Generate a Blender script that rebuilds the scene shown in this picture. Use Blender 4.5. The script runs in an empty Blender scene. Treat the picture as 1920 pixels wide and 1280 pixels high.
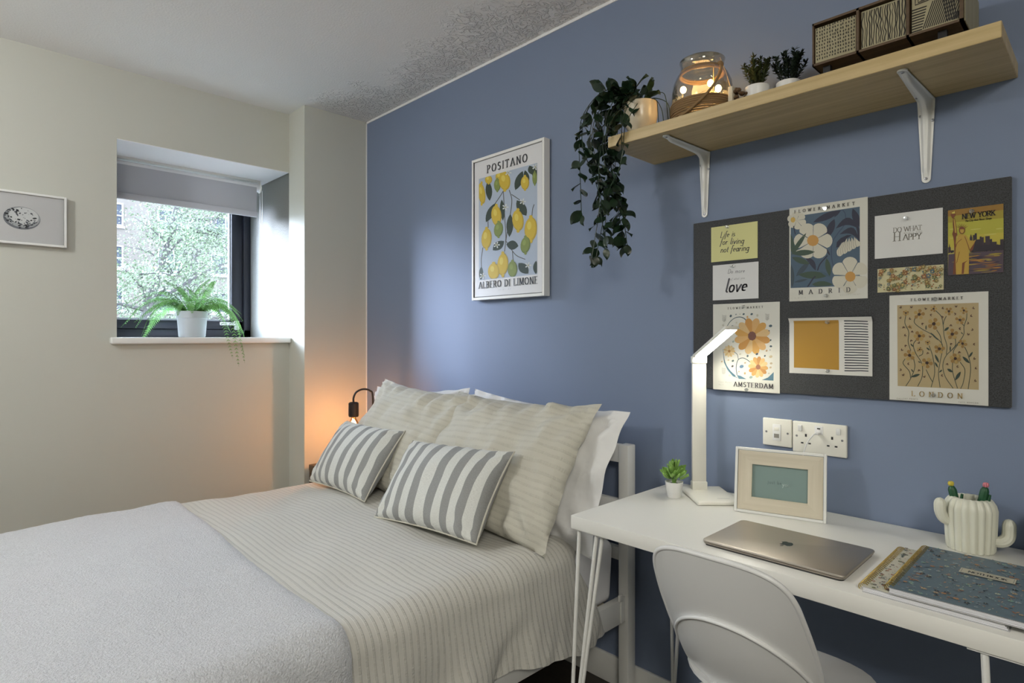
import bpy, bmesh, math, random
import numpy as np
from mathutils import Vector, Matrix, noise
random.seed(7)
R = math.radians
# ---------------------------------------------------------------- camera, sky, lights, exposure
K = 0.875          # plan units -> metres
DZ = 0.115         # the plan's zero lies this far above the floor
C = bpy.context.scene.collection
S = bpy.context.scene
def W3(x, y, z): return Vector((x*K, y*K, (z+DZ)*K))
cam = bpy.data.cameras.new('camera'); cam.sensor_width = 36; cam.lens = 36*1110/1920
cam.shift_y = -8/1920; cam.clip_start = .01; cam.clip_end = 300
co = bpy.data.objects.new('camera', cam); C.objects.link(co)
co.location = W3(0, 0, 1.285); co.rotation_euler = (R(90), 0, R(-44.2)); S.camera = co
w = bpy.data.worlds.new('sky'); S.world = w; w.use_nodes = True
bg = w.node_tree.nodes['Background']; bg.inputs[0].default_value = (.68, .775, 1, 1); bg.inputs[1].default_value = 21.0
def area(name, loc, tgt, sx, sy, power, col, spread=180, portal=False):
    l = bpy.data.lights.new(name, 'AREA'); l.shape = 'RECTANGLE'; l.size = sx; l.size_y = sy
    l.energy = power; l.color = col; l.spread = R(spread)
    o = bpy.data.objects.new(name, l); C.objects.link(o); o.location = loc
    o.rotation_euler = (tgt-loc).to_track_quat('-Z', 'Y').to_euler()
    if portal: l.cycles.is_portal = True
    return o
area('window_portal', W3(1.107, 4.32, 1.8), W3(1.107, 0, 1.8), .86, .95, 1, (1, 1, 1), portal=True)
sl = bpy.data.lights.new('sun_through_cloud', 'SUN'); sl.energy = 19.0; sl.angle = R(24); sl.color = (.76, .80, 1)
so = bpy.data.objects.new('sun_through_cloud', sl); C.objects.link(so); so.rotation_euler = Vector((1, -1.4, -.47)).to_track_quat('-Z', 'Y').to_euler()
cl = bpy.data.lights.new('ceiling_lamp_light', 'POINT'); cl.energy = 37; cl.color = (.98, .99, .98); cl.shadow_soft_size = .11
clo = bpy.data.objects.new('ceiling_lamp_light', cl); C.objects.link(clo); clo.location = W3(-1.1, 2.35, 2.40)
area('rear_fill_light', W3(-.9, -1.1, 2.5), W3(.3, .6, 0), .6, .6, 30, (1, .95, .83))  # added fill from behind the camera, not a known lamp of the room
S.view_settings.view_transform = 'Standard'; S.view_settings.look = 'None'
S.view_settings.gamma = 1; S.view_settings.use_curve_mapping = False
S.view_settings.exposure = 0.25

# ---------------------------------------------------------------- materials
MATS = {}
def mat(name, col, rough=.6, metal=0., bump=None, var=None, emit=None, trans=0., coat=0., sheen=0., spec=.5):
    """bump=(scale, strength, distance[, detail]); var=(scale, amount) varies the colour."""
    if name in MATS: return MATS[name]
    m = bpy.data.materials.new(name); m.use_nodes = True; MATS[name] = m
    nt = m.node_tree; b = nt.nodes['Principled BSDF']
    b.inputs['Base Color'].default_value = (*col, 1); b.inputs['Roughness'].default_value = rough
    b.inputs['Metallic'].default_value = metal; b.inputs['Coat Weight'].default_value = coat
    b.inputs['Transmission Weight'].default_value = trans; b.inputs['Specular IOR Level'].default_value = spec
    if sheen: b.inputs['Sheen Weight'].default_value = sheen; b.inputs['Sheen Roughness'].default_value = .5
    if emit: b.inputs['Emission Color'].default_value = (*emit[0], 1); b.inputs['Emission Strength'].default_value = emit[1]
    tc = nt.nodes.new('ShaderNodeTexCoord')
    if bump:
        n = nt.nodes.new('ShaderNodeTexNoise'); n.inputs['Scale'].default_value = bump[0]
        n.inputs['Detail'].default_value = bump[3] if len(bump) > 3 else 3
        nt.links.new(tc.outputs['Object'], n.inputs['Vector'])
        p = nt.nodes.new('ShaderNodeBump'); p.inputs['Strength'].default_value = bump[1]; p.inputs['Distance'].default_value = bump[2]
        nt.links.new(n.outputs[0], p.inputs['Height']); nt.links.new(p.outputs[0], b.inputs['Normal'])
    if var:
        n = nt.nodes.new('ShaderNodeTexNoise'); n.inputs['Scale'].default_value = var[0]; n.inputs['Detail'].default_value = 4
        nt.links.new(tc.outputs['Object'], n.inputs['Vector'])
        r = nt.nodes.new('ShaderNodeValToRGB'); a = var[1]
        r.color_ramp.elements[0].position = .3; r.color_ramp.elements[1].position = .7
        r.color_ramp.elements[0].color = (*[c*(1-a) for c in col], 1); r.color_ramp.elements[1].color = (*[min(1, c*(1+a)) for c in col], 1)
        nt.links.new(n.outputs[0], r.inputs[0]); nt.links.new(r.outputs[0], b.inputs['Base Color'])
    return m
def N(m, t, **kw):
    n = m.node_tree.nodes.new(t)
    for k, v in kw.items():
        if k in n.inputs: n.inputs[k].default_value = v
        else: setattr(n, k, v)
    return n
def L(m, a, b): m.node_tree.links.new(a, b)
def wood(name, c1, c2, axis=1, rough=.45, sc=1.):
    m = mat(name, c1, rough); b = m.node_tree.nodes['Principled BSDF']; tc = m.node_tree.nodes['Texture Coordinate']
    mp = N(m, 'ShaderNodeMapping'); s = [60*sc, 60*sc, 60*sc]; s[axis] = 2.2*sc; mp.inputs['Scale'].default_value = s
    L(m, tc.outputs['Object'], mp.inputs[0]); n = N(m, 'ShaderNodeTexNoise', Scale=1., Detail=6., Roughness=.6); L(m, mp.outputs[0], n.inputs['Vector'])
    r = N(m, 'ShaderNodeValToRGB'); r.color_ramp.elements[0].position = .32; r.color_ramp.elements[1].position = .68
    r.color_ramp.elements[0].color = (*c1, 1); r.color_ramp.elements[1].color = (*c2, 1)
    L(m, n.outputs[0], r.inputs[0]); L(m, r.outputs[0], b.inputs['Base Color'])
    p = N(m, 'ShaderNodeBump', Strength=.25, Distance=.0006); L(m, n.outputs[0], p.inputs['Height']); L(m, p.outputs[0], b.inputs['Normal'])
    return m
def glass(name, tint=(1, 1, 1), base=.04, edge=.5, rough=.02):
    m = bpy.data.materials.new(name); m.use_nodes = True; nt = m.node_tree; nt.nodes.clear(); MATS[name] = m
    o = N(m, 'ShaderNodeOutputMaterial'); t = N(m, 'ShaderNodeBsdfTransparent'); t.inputs[0].default_value = (*tint, 1)
    g = N(m, 'ShaderNodeBsdfGlossy', Roughness=rough); mx = N(m, 'ShaderNodeMixShader')
    lw = N(m, 'ShaderNodeLayerWeight', Blend=.35); mr = N(m, 'ShaderNodeMapRange')
    mr.inputs['To Min'].default_value = base; mr.inputs['To Max'].default_value = edge
    L(m, lw.outputs['Facing'], mr.inputs[0]); L(m, mr.outputs[0], mx.inputs[0]); L(m, t.outputs[0], mx.inputs[1]); L(m, g.outputs[0], mx.inputs[2]); L(m, mx.outputs[0], o.inputs[0])
    return m
def seersucker(name, c1, c2, period=.042, bump=.9):
    """bands along V, repeated along U, each second band puckered"""
    m = mat(name, c1, .85, sheen=.15); b = m.node_tree.nodes['Principled BSDF']; tc = m.node_tree.nodes['Texture Coordinate']
    wn = N(m, 'ShaderNodeTexNoise', Scale=9., Detail=2.); L(m, tc.outputs['UV'], wn.inputs['Vector'])
    sx = N(m, 'ShaderNodeSeparateXYZ'); L(m, tc.outputs['UV'], sx.inputs[0])
    wob = N(m, 'ShaderNodeMath', operation='MULTIPLY_ADD'); L(m, wn.outputs[0], wob.inputs[0]); wob.inputs[1].default_value = .004; L(m, sx.outputs[0], wob.inputs[2])
    k = N(m, 'ShaderNodeMath', operation='MULTIPLY'); L(m, wob.outputs[0], k.inputs[0]); k.inputs[1].default_value = 2*math.pi/period
    s = N(m, 'ShaderNodeMath', operation='SINE'); L(m, k.outputs[0], s.inputs[0])
    mr = N(m, 'ShaderNodeMapRange', interpolation_type='SMOOTHSTEP'); mr.inputs['From Min'].default_value = .1; mr.inputs['From Max'].default_value = .75; L(m, s.outputs[0], mr.inputs[0])
    mp = N(m, 'ShaderNodeMapping'); mp.inputs['Scale'].default_value = (45, 260, 1); L(m, tc.outputs['UV'], mp.inputs[0])
    pn = N(m, 'ShaderNodeTexNoise', Scale=1., Detail=1.); L(m, mp.outputs[0], pn.inputs['Vector'])
    mu = N(m, 'ShaderNodeMath', operation='MULTIPLY'); L(m, mr.outputs[0], mu.inputs[0]); L(m, pn.outputs[0], mu.inputs[1])
    fn = N(m, 'ShaderNodeTexNoise', Scale=900., Detail=1.); L(m, tc.outputs['UV'], fn.inputs['Vector'])
    ad = N(m, 'ShaderNodeMath', operation='MULTIPLY_ADD'); L(m, fn.outputs[0], ad.inputs[0]); ad.inputs[1].default_value = .08; L(m, mu.outputs[0], ad.inputs[2])
    p = N(m, 'ShaderNodeBump', Strength=bump, Distance=.004); L(m, ad.outputs[0], p.inputs['Height']); L(m, p.outputs[0], b.inputs['Normal'])
    cn = N(m, 'ShaderNodeMapRange'); L(m, pn.outputs[0], cn.inputs[0]); cn.inputs['From Min'].default_value = .35; cn.inputs['From Max'].default_value = .65; cn.inputs['To Min'].default_value = .35
    cm = N(m, 'ShaderNodeMath', operation='MULTIPLY'); L(m, mr.outputs[0], cm.inputs[0]); L(m, cn.outputs[0], cm.inputs[1])
    mx = N(m, 'ShaderNodeMix', data_type='RGBA'); L(m, cm.outputs[0], mx.inputs[0]); mx.inputs[6].default_value = (*c1, 1); mx.inputs[7].default_value = (*c2, 1)
    L(m, mx.outputs[2], b.inputs['Base Color'])
    return m
def hexc(h):
    c = [int(h[i:i+2], 16)/255 for i in (0, 2, 4)]
    return tuple(x/12.92 if x <= .04045 else ((x+.055)/1.055)**2.4 for x in c)
def ink(h, rough=.55): return mat('ink '+h, hexc(h), rough)

M_wall = mat('beige wall paint', (.57, .57, .51), .75, bump=(160, .12, .001))
M_blue = mat('blue wall paint', (.182, .228, .335), .7, bump=(170, .15, .001))
M_white = mat('white gloss paint', (.82, .82, .80), .35, bump=(90, .05, .0005))
M_matt = mat('white plaster', (.80, .80, .80), .75, bump=(120, .1, .001))
M_plastic = mat('white plastic', (.80, .80, .80), .32)
M_cream = mat('warm white plastic', (.80, .785, .72), .3)
M_desk = mat('white desk laminate', (.82, .81, .77), .35)
M_black = mat('black metal', (.012, .012, .014), .45)
M_dark = mat('dark window frame', (.018, .020, .030), .35)
M_screw = mat('screw steel', (.35, .35, .37), .35, 1.)
M_floor = wood('dark floor boards', (.018, .013, .010), (.035, .026, .02), 1, .4)
M_oak = wood('oak shelf veneer', (.45, .33, .15), (.60, .46, .24), 1, .4)
M_walnut = wood('dark drawer wood', (.075, .045, .022), (.12, .075, .04), 1, .5)
M_ashside = wood('pale ribbed wood', (.26, .23, .14), (.34, .30, .2), 2, .5)
M_frame = wood('pale frame wood', (.58, .52, .40), (.70, .64, .52), 0, .5, .8)
M_frame2 = wood('pale frame wood upright', (.58, .52, .40), (.70, .64, .52), 1, .5, .8)
M_rope = mat('jute rope', (.27, .17, .08), .9, bump=(500, .8, .002))
M_glass = glass('window glass', (.97, 1, .99), .03, .35)
M_jar = glass('jar glass', (.98, .95, .88), .05, .75)
M_bulbglass = glass('smoked bulb glass', (.85, .62, .38), .08, .7)
M_pin = glass('clear pin plastic', (.93, .94, .95), .25, .8, .12)
M_felt = mat('grey felt', (.050, .052, .055), .95, var=(420, .5), bump=(500, .5, .001), sheen=.2)
M_sheet = mat('white cotton', (.80, .80, .81), .85, bump=(14, .5, .012, 2), sheen=.1)
M_duvet = seersucker('greige seersucker duvet', (.66, .645, .60), (.56, .55, .51), .0215, .55)
M_pillow = seersucker('greige seersucker pillow', (.60, .58, .505), (.55, .53, .46), .026, .4)
M_throw = mat('fluffy white throw', (.70, .715, .76), .95, bump=(230, 1., .006, 6), var=(150, .10), sheen=.5)
M_mattress = mat('mattress cotton', (.80, .80, .83), .85, bump=(22, .35, .01, 2))
M_blindf = mat('grey blind fabric', (.44, .455, .50), .8, bump=(900, .2, .0005))
M_brushed = mat('champagne grey aluminium', (.50, .455, .40), .42, 1., bump=(700, .05, .0002))
M_pot = mat('white ceramic', (.80, .80, .79), .35)
M_potgrey = mat('grey white pot', (.62, .64, .70), .55)
M_potcream = mat('cream glazed pot', (.62, .55, .42), .25)
M_soil = mat('soil', (.02, .014, .01), .95, bump=(200, 1, .01))
def translucent(m, f=.4):
    nt = m.node_tree; b = nt.nodes['Principled BSDF']; o = [n for n in nt.nodes if n.type == 'OUTPUT_MATERIAL'][0]
    t = N(m, 'ShaderNodeBsdfTranslucent'); x = N(m, 'ShaderNodeMixShader'); x.inputs[0].default_value = f
    if b.inputs['Base Color'].links: L(m, b.inputs['Base Color'].links[0].from_socket, t.inputs[0])
    else: t.inputs[0].default_value = b.inputs['Base Color'].default_value
    L(m, b.outputs[0], x.inputs[1]); L(m, t.outputs[0], x.inputs[2]); L(m, x.outputs[0], o.inputs[0]); return m
M_leafdk = mat('dark green leaf', (.012, .032, .014), .35, var=(14, .5))
M_leaf = mat('fresh green leaf', (.24, .42, .10), .5, var=(40, .3))
M_fern = translucent(mat('fern green', (.16, .35, .095), .5, var=(14, .5)), .4)
M_herb = mat('olive green sprig', (.035, .05, .012), .6, var=(20, .5))
M_herb2 = mat('deep green sprig', (.008, .02, .010), .6)
M_vase = mat('cream ceramic glaze', (.72, .72, .62), .3)
M_greyvase = mat('grey green ceramic', (.20, .23, .19), .35)
M_gold = mat('gold wire', (.62, .47, .16), .3, 1.)
M_paper = mat('page paper', (.74, .74, .78), .8)
M_led = mat('lit diffuser', (1, 1, 1), .4, emit=((1, .96, .82), 36.))
M_bulb = mat('fairy bulb', (1, .8, .4), .4, emit=((1, .72, .28), 22.))
M_wire = mat('clear fairy wire', (.75, .55, .25), .4)
M_filament = mat('filament', (1, .5, .2), .4, emit=((1, .45, .12), 60.))

# ceiling: stipple all over, thick peeling texture close to the blue wall
def ceiling_mat():
    m = mat('textured ceiling paint', (.85, .85, .84), .8); b = m.node_tree.nodes['Principled BSDF']; tc = m.node_tree.nodes['Texture Coordinate']
    n1 = N(m, 'ShaderNodeTexNoise', Scale=130., Detail=3.); L(m, tc.outputs['Object'], n1.inputs['Vector'])
    n2 = N(m, 'ShaderNodeTexNoise', Scale=27., Detail=4., Distortion=1.8); L(m, tc.outputs['Object'], n2.inputs['Vector'])
    r2 = N(m, 'ShaderNodeMapRange', interpolation_type='SMOOTHSTEP'); r2.inputs['From Min'].default_value = .44; r2.inputs['From Max'].default_value = .56; L(m, n2.outputs[0], r2.inputs[0])
    n3 = N(m, 'ShaderNodeTexNoise', Scale=5., Detail=3.); L(m, tc.outputs['Object'], n3.inputs['Vector'])
    sx = N(m, 'ShaderNodeSeparateXYZ'); L(m, tc.outputs['Object'], sx.inputs[0])
    dd = N(m, 'ShaderNodeMath', operation='MULTIPLY_ADD'); L(m, n3.outputs[0], dd.inputs[0]); dd.inputs[1].default_value = .55; L(m, sx.outputs[0], dd.inputs[2])
    mk = N(m, 'ShaderNodeMapRange', interpolation_type='SMOOTHSTEP'); mk.inputs['From Min'].default_value = 1.97*K-.09; mk.inputs['From Max'].default_value = 1.97*K+.08; L(m, dd.outputs[0], mk.inputs[0])
    mu = N(m, 'ShaderNodeMath', operation='MULTIPLY'); L(m, r2.outputs[0], mu.inputs[0]); L(m, mk.outputs[0], mu.inputs[1])
    ad = N(m, 'ShaderNodeMath', operation='MULTIPLY_ADD'); L(m, n1.outputs[0], ad.inputs[0]); ad.inputs[1].default_value = .16; L(m, mu.outputs[0], ad.inputs[2])
    p = N(m, 'ShaderNodeBump', Strength=1., Distance=.0065); L(m, ad.outputs[0], p.inputs['Height']); L(m, p.outputs[0], b.inputs['Normal'])
    return m
M_ceil = ceiling_mat()

# ---------------------------------------------------------------- mesh helpers
class MB:
    def __init__(s): s.bm = bmesh.new(); s.uv = s.bm.loops.layers.uv.new('UVMap'); s.mi = 0
    def _fin(s, faces):
        for f in faces: f.material_index = s.mi
    def box(s, x0, x1, y0, y1, z0, z1, bev=0., seg=2):
        t = bmesh.new(); bmesh.ops.create_cube(t, size=1)
        for v in t.verts: v.co = Vector(((x0+x1)/2+v.co.x*(x1-x0), (y0+y1)/2+v.co.y*(y1-y0), (z0+z1)/2+v.co.z*(z1-z0)))
        if bev: bmesh.ops.bevel(t, geom=t.edges[:], offset=bev, segments=seg, profile=.5, affect='EDGES')
        s.add(t); return s
    def add(s, t, M=None):
        if M: t.transform(M)
        mp = {v: s.bm.verts.new(v.co) for v in t.verts}
        for f in t.faces:
            try: g = s.bm.faces.new([mp[v] for v in f.verts]); g.material_index = s.mi
            except ValueError: pass
        t.free()
    def poly(s, pts, uvs=None):
        try: f = s.bm.faces.new([s.bm.verts.new(p) for p in pts]); f.material_index = s.mi
        except ValueError: return
        if uvs:
            for l, u in zip(f.loops, uvs): l[s.uv].uv = u
    def prism(s, pts, M, h):
        """2D outline pts extruded by h along local z, placed by M"""
        t = bmesh.new(); a = [t.verts.new((x, y, 0)) for x, y in pts]; b = [t.verts.new((x, y, h)) for x, y in pts]; n = len(pts)
        t.faces.new(a[::-1]); t.faces.new(b)
        for i in range(n): t.faces.new((a[i], a[(i+1) % n], b[(i+1) % n], b[i]))
        s.add(t, M); return s
    def grid(s, P, UV=None, closeu=False, closev=False):
        nu, nv = len(P), len(P[0]); V = [[s.bm.verts.new(p) for p in r] for r in P]
        for i in range(nu if closeu else nu-1):
            for j in range(nv if closev else nv-1):
                a, b = (i+1) % nu, (j+1) % nv
                try: f = s.bm.faces.new((V[i][j], V[a][j], V[a][b], V[i][b]))
                except ValueError: continue
                f.material_index = s.mi
                if UV:
                    for l, (q, r) in zip(f.loops, ((i, j), (i+1, j), (i+1, j+1), (i, j+1))): l[s.uv].uv = UV(q, r)
        return V
    def lathe(s, prof, n=28, cx=0, cy=0, fr=None, ax='z'):
        rows = []
        for r, z in prof:
            row = []
            for k in range(n):
                a = 2*math.pi*k/n; q = r*(fr(a, z) if fr else 1)
                row.append((cx+q*math.cos(a), cy+q*math.sin(a), z) if ax == 'z' else (cx+z, q*math.cos(a), cy+q*math.sin(a)))
            rows.append(row)
        V = s.grid(rows, closev=True)
        for r, row in ((prof[0][0], V[0]), (prof[-1][0], V[-1])):
            if r > 1e-5:
                try: f = s.bm.faces.new(row); f.material_index = s.mi
                except ValueError: pass
        return s
    def tube(s, pts, r, n=8, caps=True):
        pts = [Vector(p) for p in pts]; rs = r if isinstance(r, (list, tuple)) else [r]*len(pts)
        t0 = (pts[1]-pts[0]).normalized(); up = Vector((0, 0, 1)) if abs(t0.z) < .9 else Vector((1, 0, 0))
        a = t0.cross(up).normalized(); rows = []
        for i, p in enumerate(pts):
            t = (pts[min(i+1, len(pts)-1)]-pts[max(i-1, 0)]).normalized()
            a = (a-t*a.dot(t)).normalized(); b = t.cross(a)
            rows.append([p+(a*math.cos(2*math.pi*k/n)+b*math.sin(2*math.pi*k/n))*rs[i] for k in range(n)])
        V = s.grid(rows, closev=True)
        if caps:
            for q in (V[0][::-1], V[-1]):
                f = s.bm.faces.new(q); f.material_index = s.mi
        return s
    def ball(s, c, r, n=10, sc=(1, 1, 1)):
        t = bmesh.new(); bmesh.ops.create_uvsphere(t, u_segments=n+4, v_segments=n, radius=r)
        s.add(t, Matrix.Translation(c) @ Matrix.Diagonal((*sc, 1)))
    def build(s, name, mats, parent=None, ang=35, weld=True):
        if weld: bmesh.ops.remove_doubles(s.bm, verts=s.bm.verts, dist=1e-6)
        bmesh.ops.recalc_face_normals(s.bm, faces=s.bm.faces) if weld else None
        for f in s.bm.faces: f.smooth = True
        for e in s.bm.edges:
            if len(e.link_faces) == 2 and e.calc_face_angle(0) > R(ang): e.smooth = False
        me = bpy.data.meshes.new(name); s.bm.to_mesh(me); s.bm.free()
        for m in (mats if isinstance(mats, (list, tuple)) else [mats]): me.materials.append(m)
        return link(name, me, parent)
def link(name, me, parent=None):
    o = bpy.data.objects.new(name, me); C.objects.link(o)
    if parent: o.parent = parent
    return o
def tag(o, label, cat, group=None):
    o['label'] = label; o['category'] = cat
    if group: o['group'] = group
    return o
def thing(name, label, cat, loc=(0, 0, 0), rz=0, group=None):
    o = bpy.data.objects.new(name, None); C.objects.link(o); o.empty_display_size = .05
    o.location = loc; o.rotation_euler = (0, 0, rz); return tag(o, label, cat, group)
def struct(o): o['kind'] = 'structure'; return o
def arcp(cx, cy, rx, ry, a0, a1, n=10): return [(cx+rx*math.cos(R(a0+(a1-a0)*i/n)), cy+ry*math.sin(R(a0+(a1-a0)*i/n))) for i in range(n+1)]
def catmull(P, n=8):
    P = [Vector(p) for p in P]; Q = [2*P[0]-P[1]]+P+[2*P[-1]-P[-2]]; out = []
    for i in range(1, len(Q)-2):
        for k in range(n):
            t = k/n; a, b, c, d = Q[i-1:i+3]
            out.append(.5*((2*b)+(c-a)*t+(2*a-5*b+4*c-d)*t*t+(3*b-a-3*c+d)*t**3))
    return out+[P[-1]]
FACE_X = (R(90), 0, R(-90))   # local x to the right, y up, z out of the blue wall
FACE_Y = (R(90), 0, 0)        # the same on the window wall

# ---------------------------------------------------------------- lettering: strokes of a broad nib
G = {'A': (.72, [[(0, 0), (.36, 1), (.72, 0)], [(.13, .34), (.6, .34)]]),
 'B': (.62, [[(.08, 0), (.08, 1)], [(.08, 1), (.3, 1)]+arcp(.3, .76, .22, .24, 90, -90)+[(.08, .52)], [(.3, .52)]+arcp(.3, .26, .27, .26, 90, -90)+[(.08, 0)]]),
 'C': (.7, [arcp(.38, .5, .36, .5, 50, 310, 14)]), 'D': (.7, [[(.08, 0), (.08, 1)], [(.08, 1)]+arcp(.28, .5, .38, .5, 90, -90, 12)+[(.08, 0)]]),
 'E': (.56, [[(.08, 0), (.08, 1)], [(.08, 1), (.52, 1)], [(.08, .52), (.42, .52)], [(.08, 0), (.54, 0)]]),
 'F': (.54, [[(.08, 0), (.08, 1)], [(.08, 1), (.52, 1)], [(.08, .52), (.42, .52)]]),
 'G': (.74, [arcp(.38, .5, .36, .5, 50, 330, 14)+[(.69, .42), (.45, .42)]]),
 'H': (.72, [[(.08, 0), (.08, 1)], [(.64, 0), (.64, 1)], [(.08, .5), (.64, .5)]]), 'I': (.2, [[(.1, 0), (.1, 1)]]),
 'J': (.45, [[(.36, 1), (.36, .2)]+arcp(.2, .2, .16, .2, 0, -160, 6)]),
 'K': (.66, [[(.08, 0), (.08, 1)], [(.6, 1), (.1, .45)], [(.24, .6), (.64, 0)]]), 'L': (.54, [[(.08, 1), (.08, 0), (.52, 0), (.52, .14)]]),
 'M': (.86, [[(.08, 0), (.1, 1), (.43, .1), (.76, 1), (.78, 0)]]), 'N': (.72, [[(.08, 0), (.08, 1), (.64, 0), (.64, 1)]]),
 'O': (.78, [arcp(.39, .5, .36, .5, 0, 360, 18)]), 'P': (.58, [[(.08, 0), (.08, 1)], [(.08, 1), (.3, 1)]+arcp(.3, .74, .24, .26, 90, -90)+[(.08, .48)]]),
 'R': (.66, [[(.08, 0), (.08, 1)], [(.08, 1), (.3, 1)]+arcp(.3, .74, .24, .26, 90, -90)+[(.08, .48)], [(.3, .48), (.64, 0)]]),
 'S': (.54, [arcp(.27, .76, .2, .24, 30, 270, 9)+arcp(.27, .27, .22, .26, 90, -150, 9)[1:]]),
 'T': (.6, [[(.3, 0), (.3, 1)], [(.02, .88), (.02, 1), (.58, 1), (.58, .88)]]), 'U': (.7, [[(.08, 1), (.08, .3)]+arcp(.35, .3, .27, .3, 180, 360)+[(.62, 1)]]),
 'W': (1., [[(.02, 1), (.26, 0), (.5, .9), (.74, 0), (.98, 1)]]), 'Y': (.68, [[(.02, 1), (.34, .48), (.66, 1)], [(.34, .48), (.34, 0)]]),
 '1': (.3, [[(.05, .8), (.18, 1), (.18, 0)]]), '.': (.2, [[(.08, 0), (.12, .04)]]),
 'a': (.52, [arcp(.24, .25, .2, .25, 40, 400, 12), [(.44, .5), (.44, .1), (.52, 0)]]), 'b': (.5, [[(.08, 1), (.08, 0)], arcp(.26, .25, .19, .25, -180, 180, 12)]),
 'c': (.42, [arcp(.24, .25, .19, .25, 50, 310)]), 'd': (.52, [arcp(.24, .25, .2, .25, 0, 360, 12), [(.44, 1), (.44, 0)]]),
 'e': (.44, [[(.06, .26), (.38, .3)]+arcp(.22, .27, .17, .23, 10, 300, 10)]), 'f': (.32, [arcp(.26, .82, .12, .18, 40, 180, 5)+[(.12, .2), (.06, -.3)], [(.02, .5), (.3, .5)]]),
 'g': (.5, [arcp(.24, .25, .19, .25, 0, 360, 12), [(.43, .5), (.42, -.2)]+arcp(.24, -.2, .18, .18, 0, -150, 6)]), 'h': (.5, [[(.08, 1), (.08, 0)], [(.08, .3)]+arcp(.25, .32, .17, .18, 170, 0, 6)+[(.42, 0)]]),
 'i': (.2, [[(.1, .5), (.1, 0)], [(.11, .68), (.13, .72)]]), 'j': (.2, [[(.12, .5), (.1, -.2), (-.02, -.3)], [(.13, .68), (.15, .72)]]),
 'l': (.22, [[(.12, 1), (.1, .1), (.2, 0)]]), 'm': (.74, [[(.08, .5), (.08, 0)], [(.08, .3)]+arcp(.22, .32, .14, .18, 170, 0, 6)+[(.36, 0)], [(.36, .3)]+arcp(.5, .32, .14, .18, 170, 0, 6)+[(.64, 0)]]),
 'n': (.5, [[(.08, .5), (.08, 0)], [(.08, .3)]+arcp(.25, .32, .17, .18, 170, 0, 6)+[(.42, 0)]]), 'o': (.48, [arcp(.24, .25, .19, .25, 0, 360, 12)]),
 'p': (.5, [[(.08, .5), (.06, -.4)], arcp(.26, .25, .19, .25, -180, 180, 12)]), 'r': (.34, [[(.08, .5), (.08, 0)], [(.08, .3), (.2, .48), (.32, .48)]]),
 's': (.36, [arcp(.18, .37, .13, .13, 40, 270, 6)+arcp(.18, .12, .14, .12, 90, -150, 6)]), 't': (.32, [[(.14, .8), (.13, .1), (.28, 0)], [(.02, .5), (.28, .5)]]),
 'u': (.5, [[(.08, .5), (.08, .18)]+arcp(.24, .18, .16, .18, 180, 340, 6)+[(.42, .5)], [(.42, .5), (.44, 0)]]), 'v': (.44, [[(.04, .5), (.2, 0), (.42, .5)]]),
 'w': (.64, [[(.04, .5), (.18, 0), (.32, .45), (.46, 0), (.62, .5)]]), 'y': (.46, [[(.04, .5), (.22, .02)], [(.42, .5), (.14, -.38)]]), ' ': (.34, []), 'k': (.46, [[(.08, 1), (.08, 0)], [(.4, .5), (.1, .22), (.42, 0)]])}
SERIF = set('ABDEFHIKLMNPRTWYU')

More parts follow.
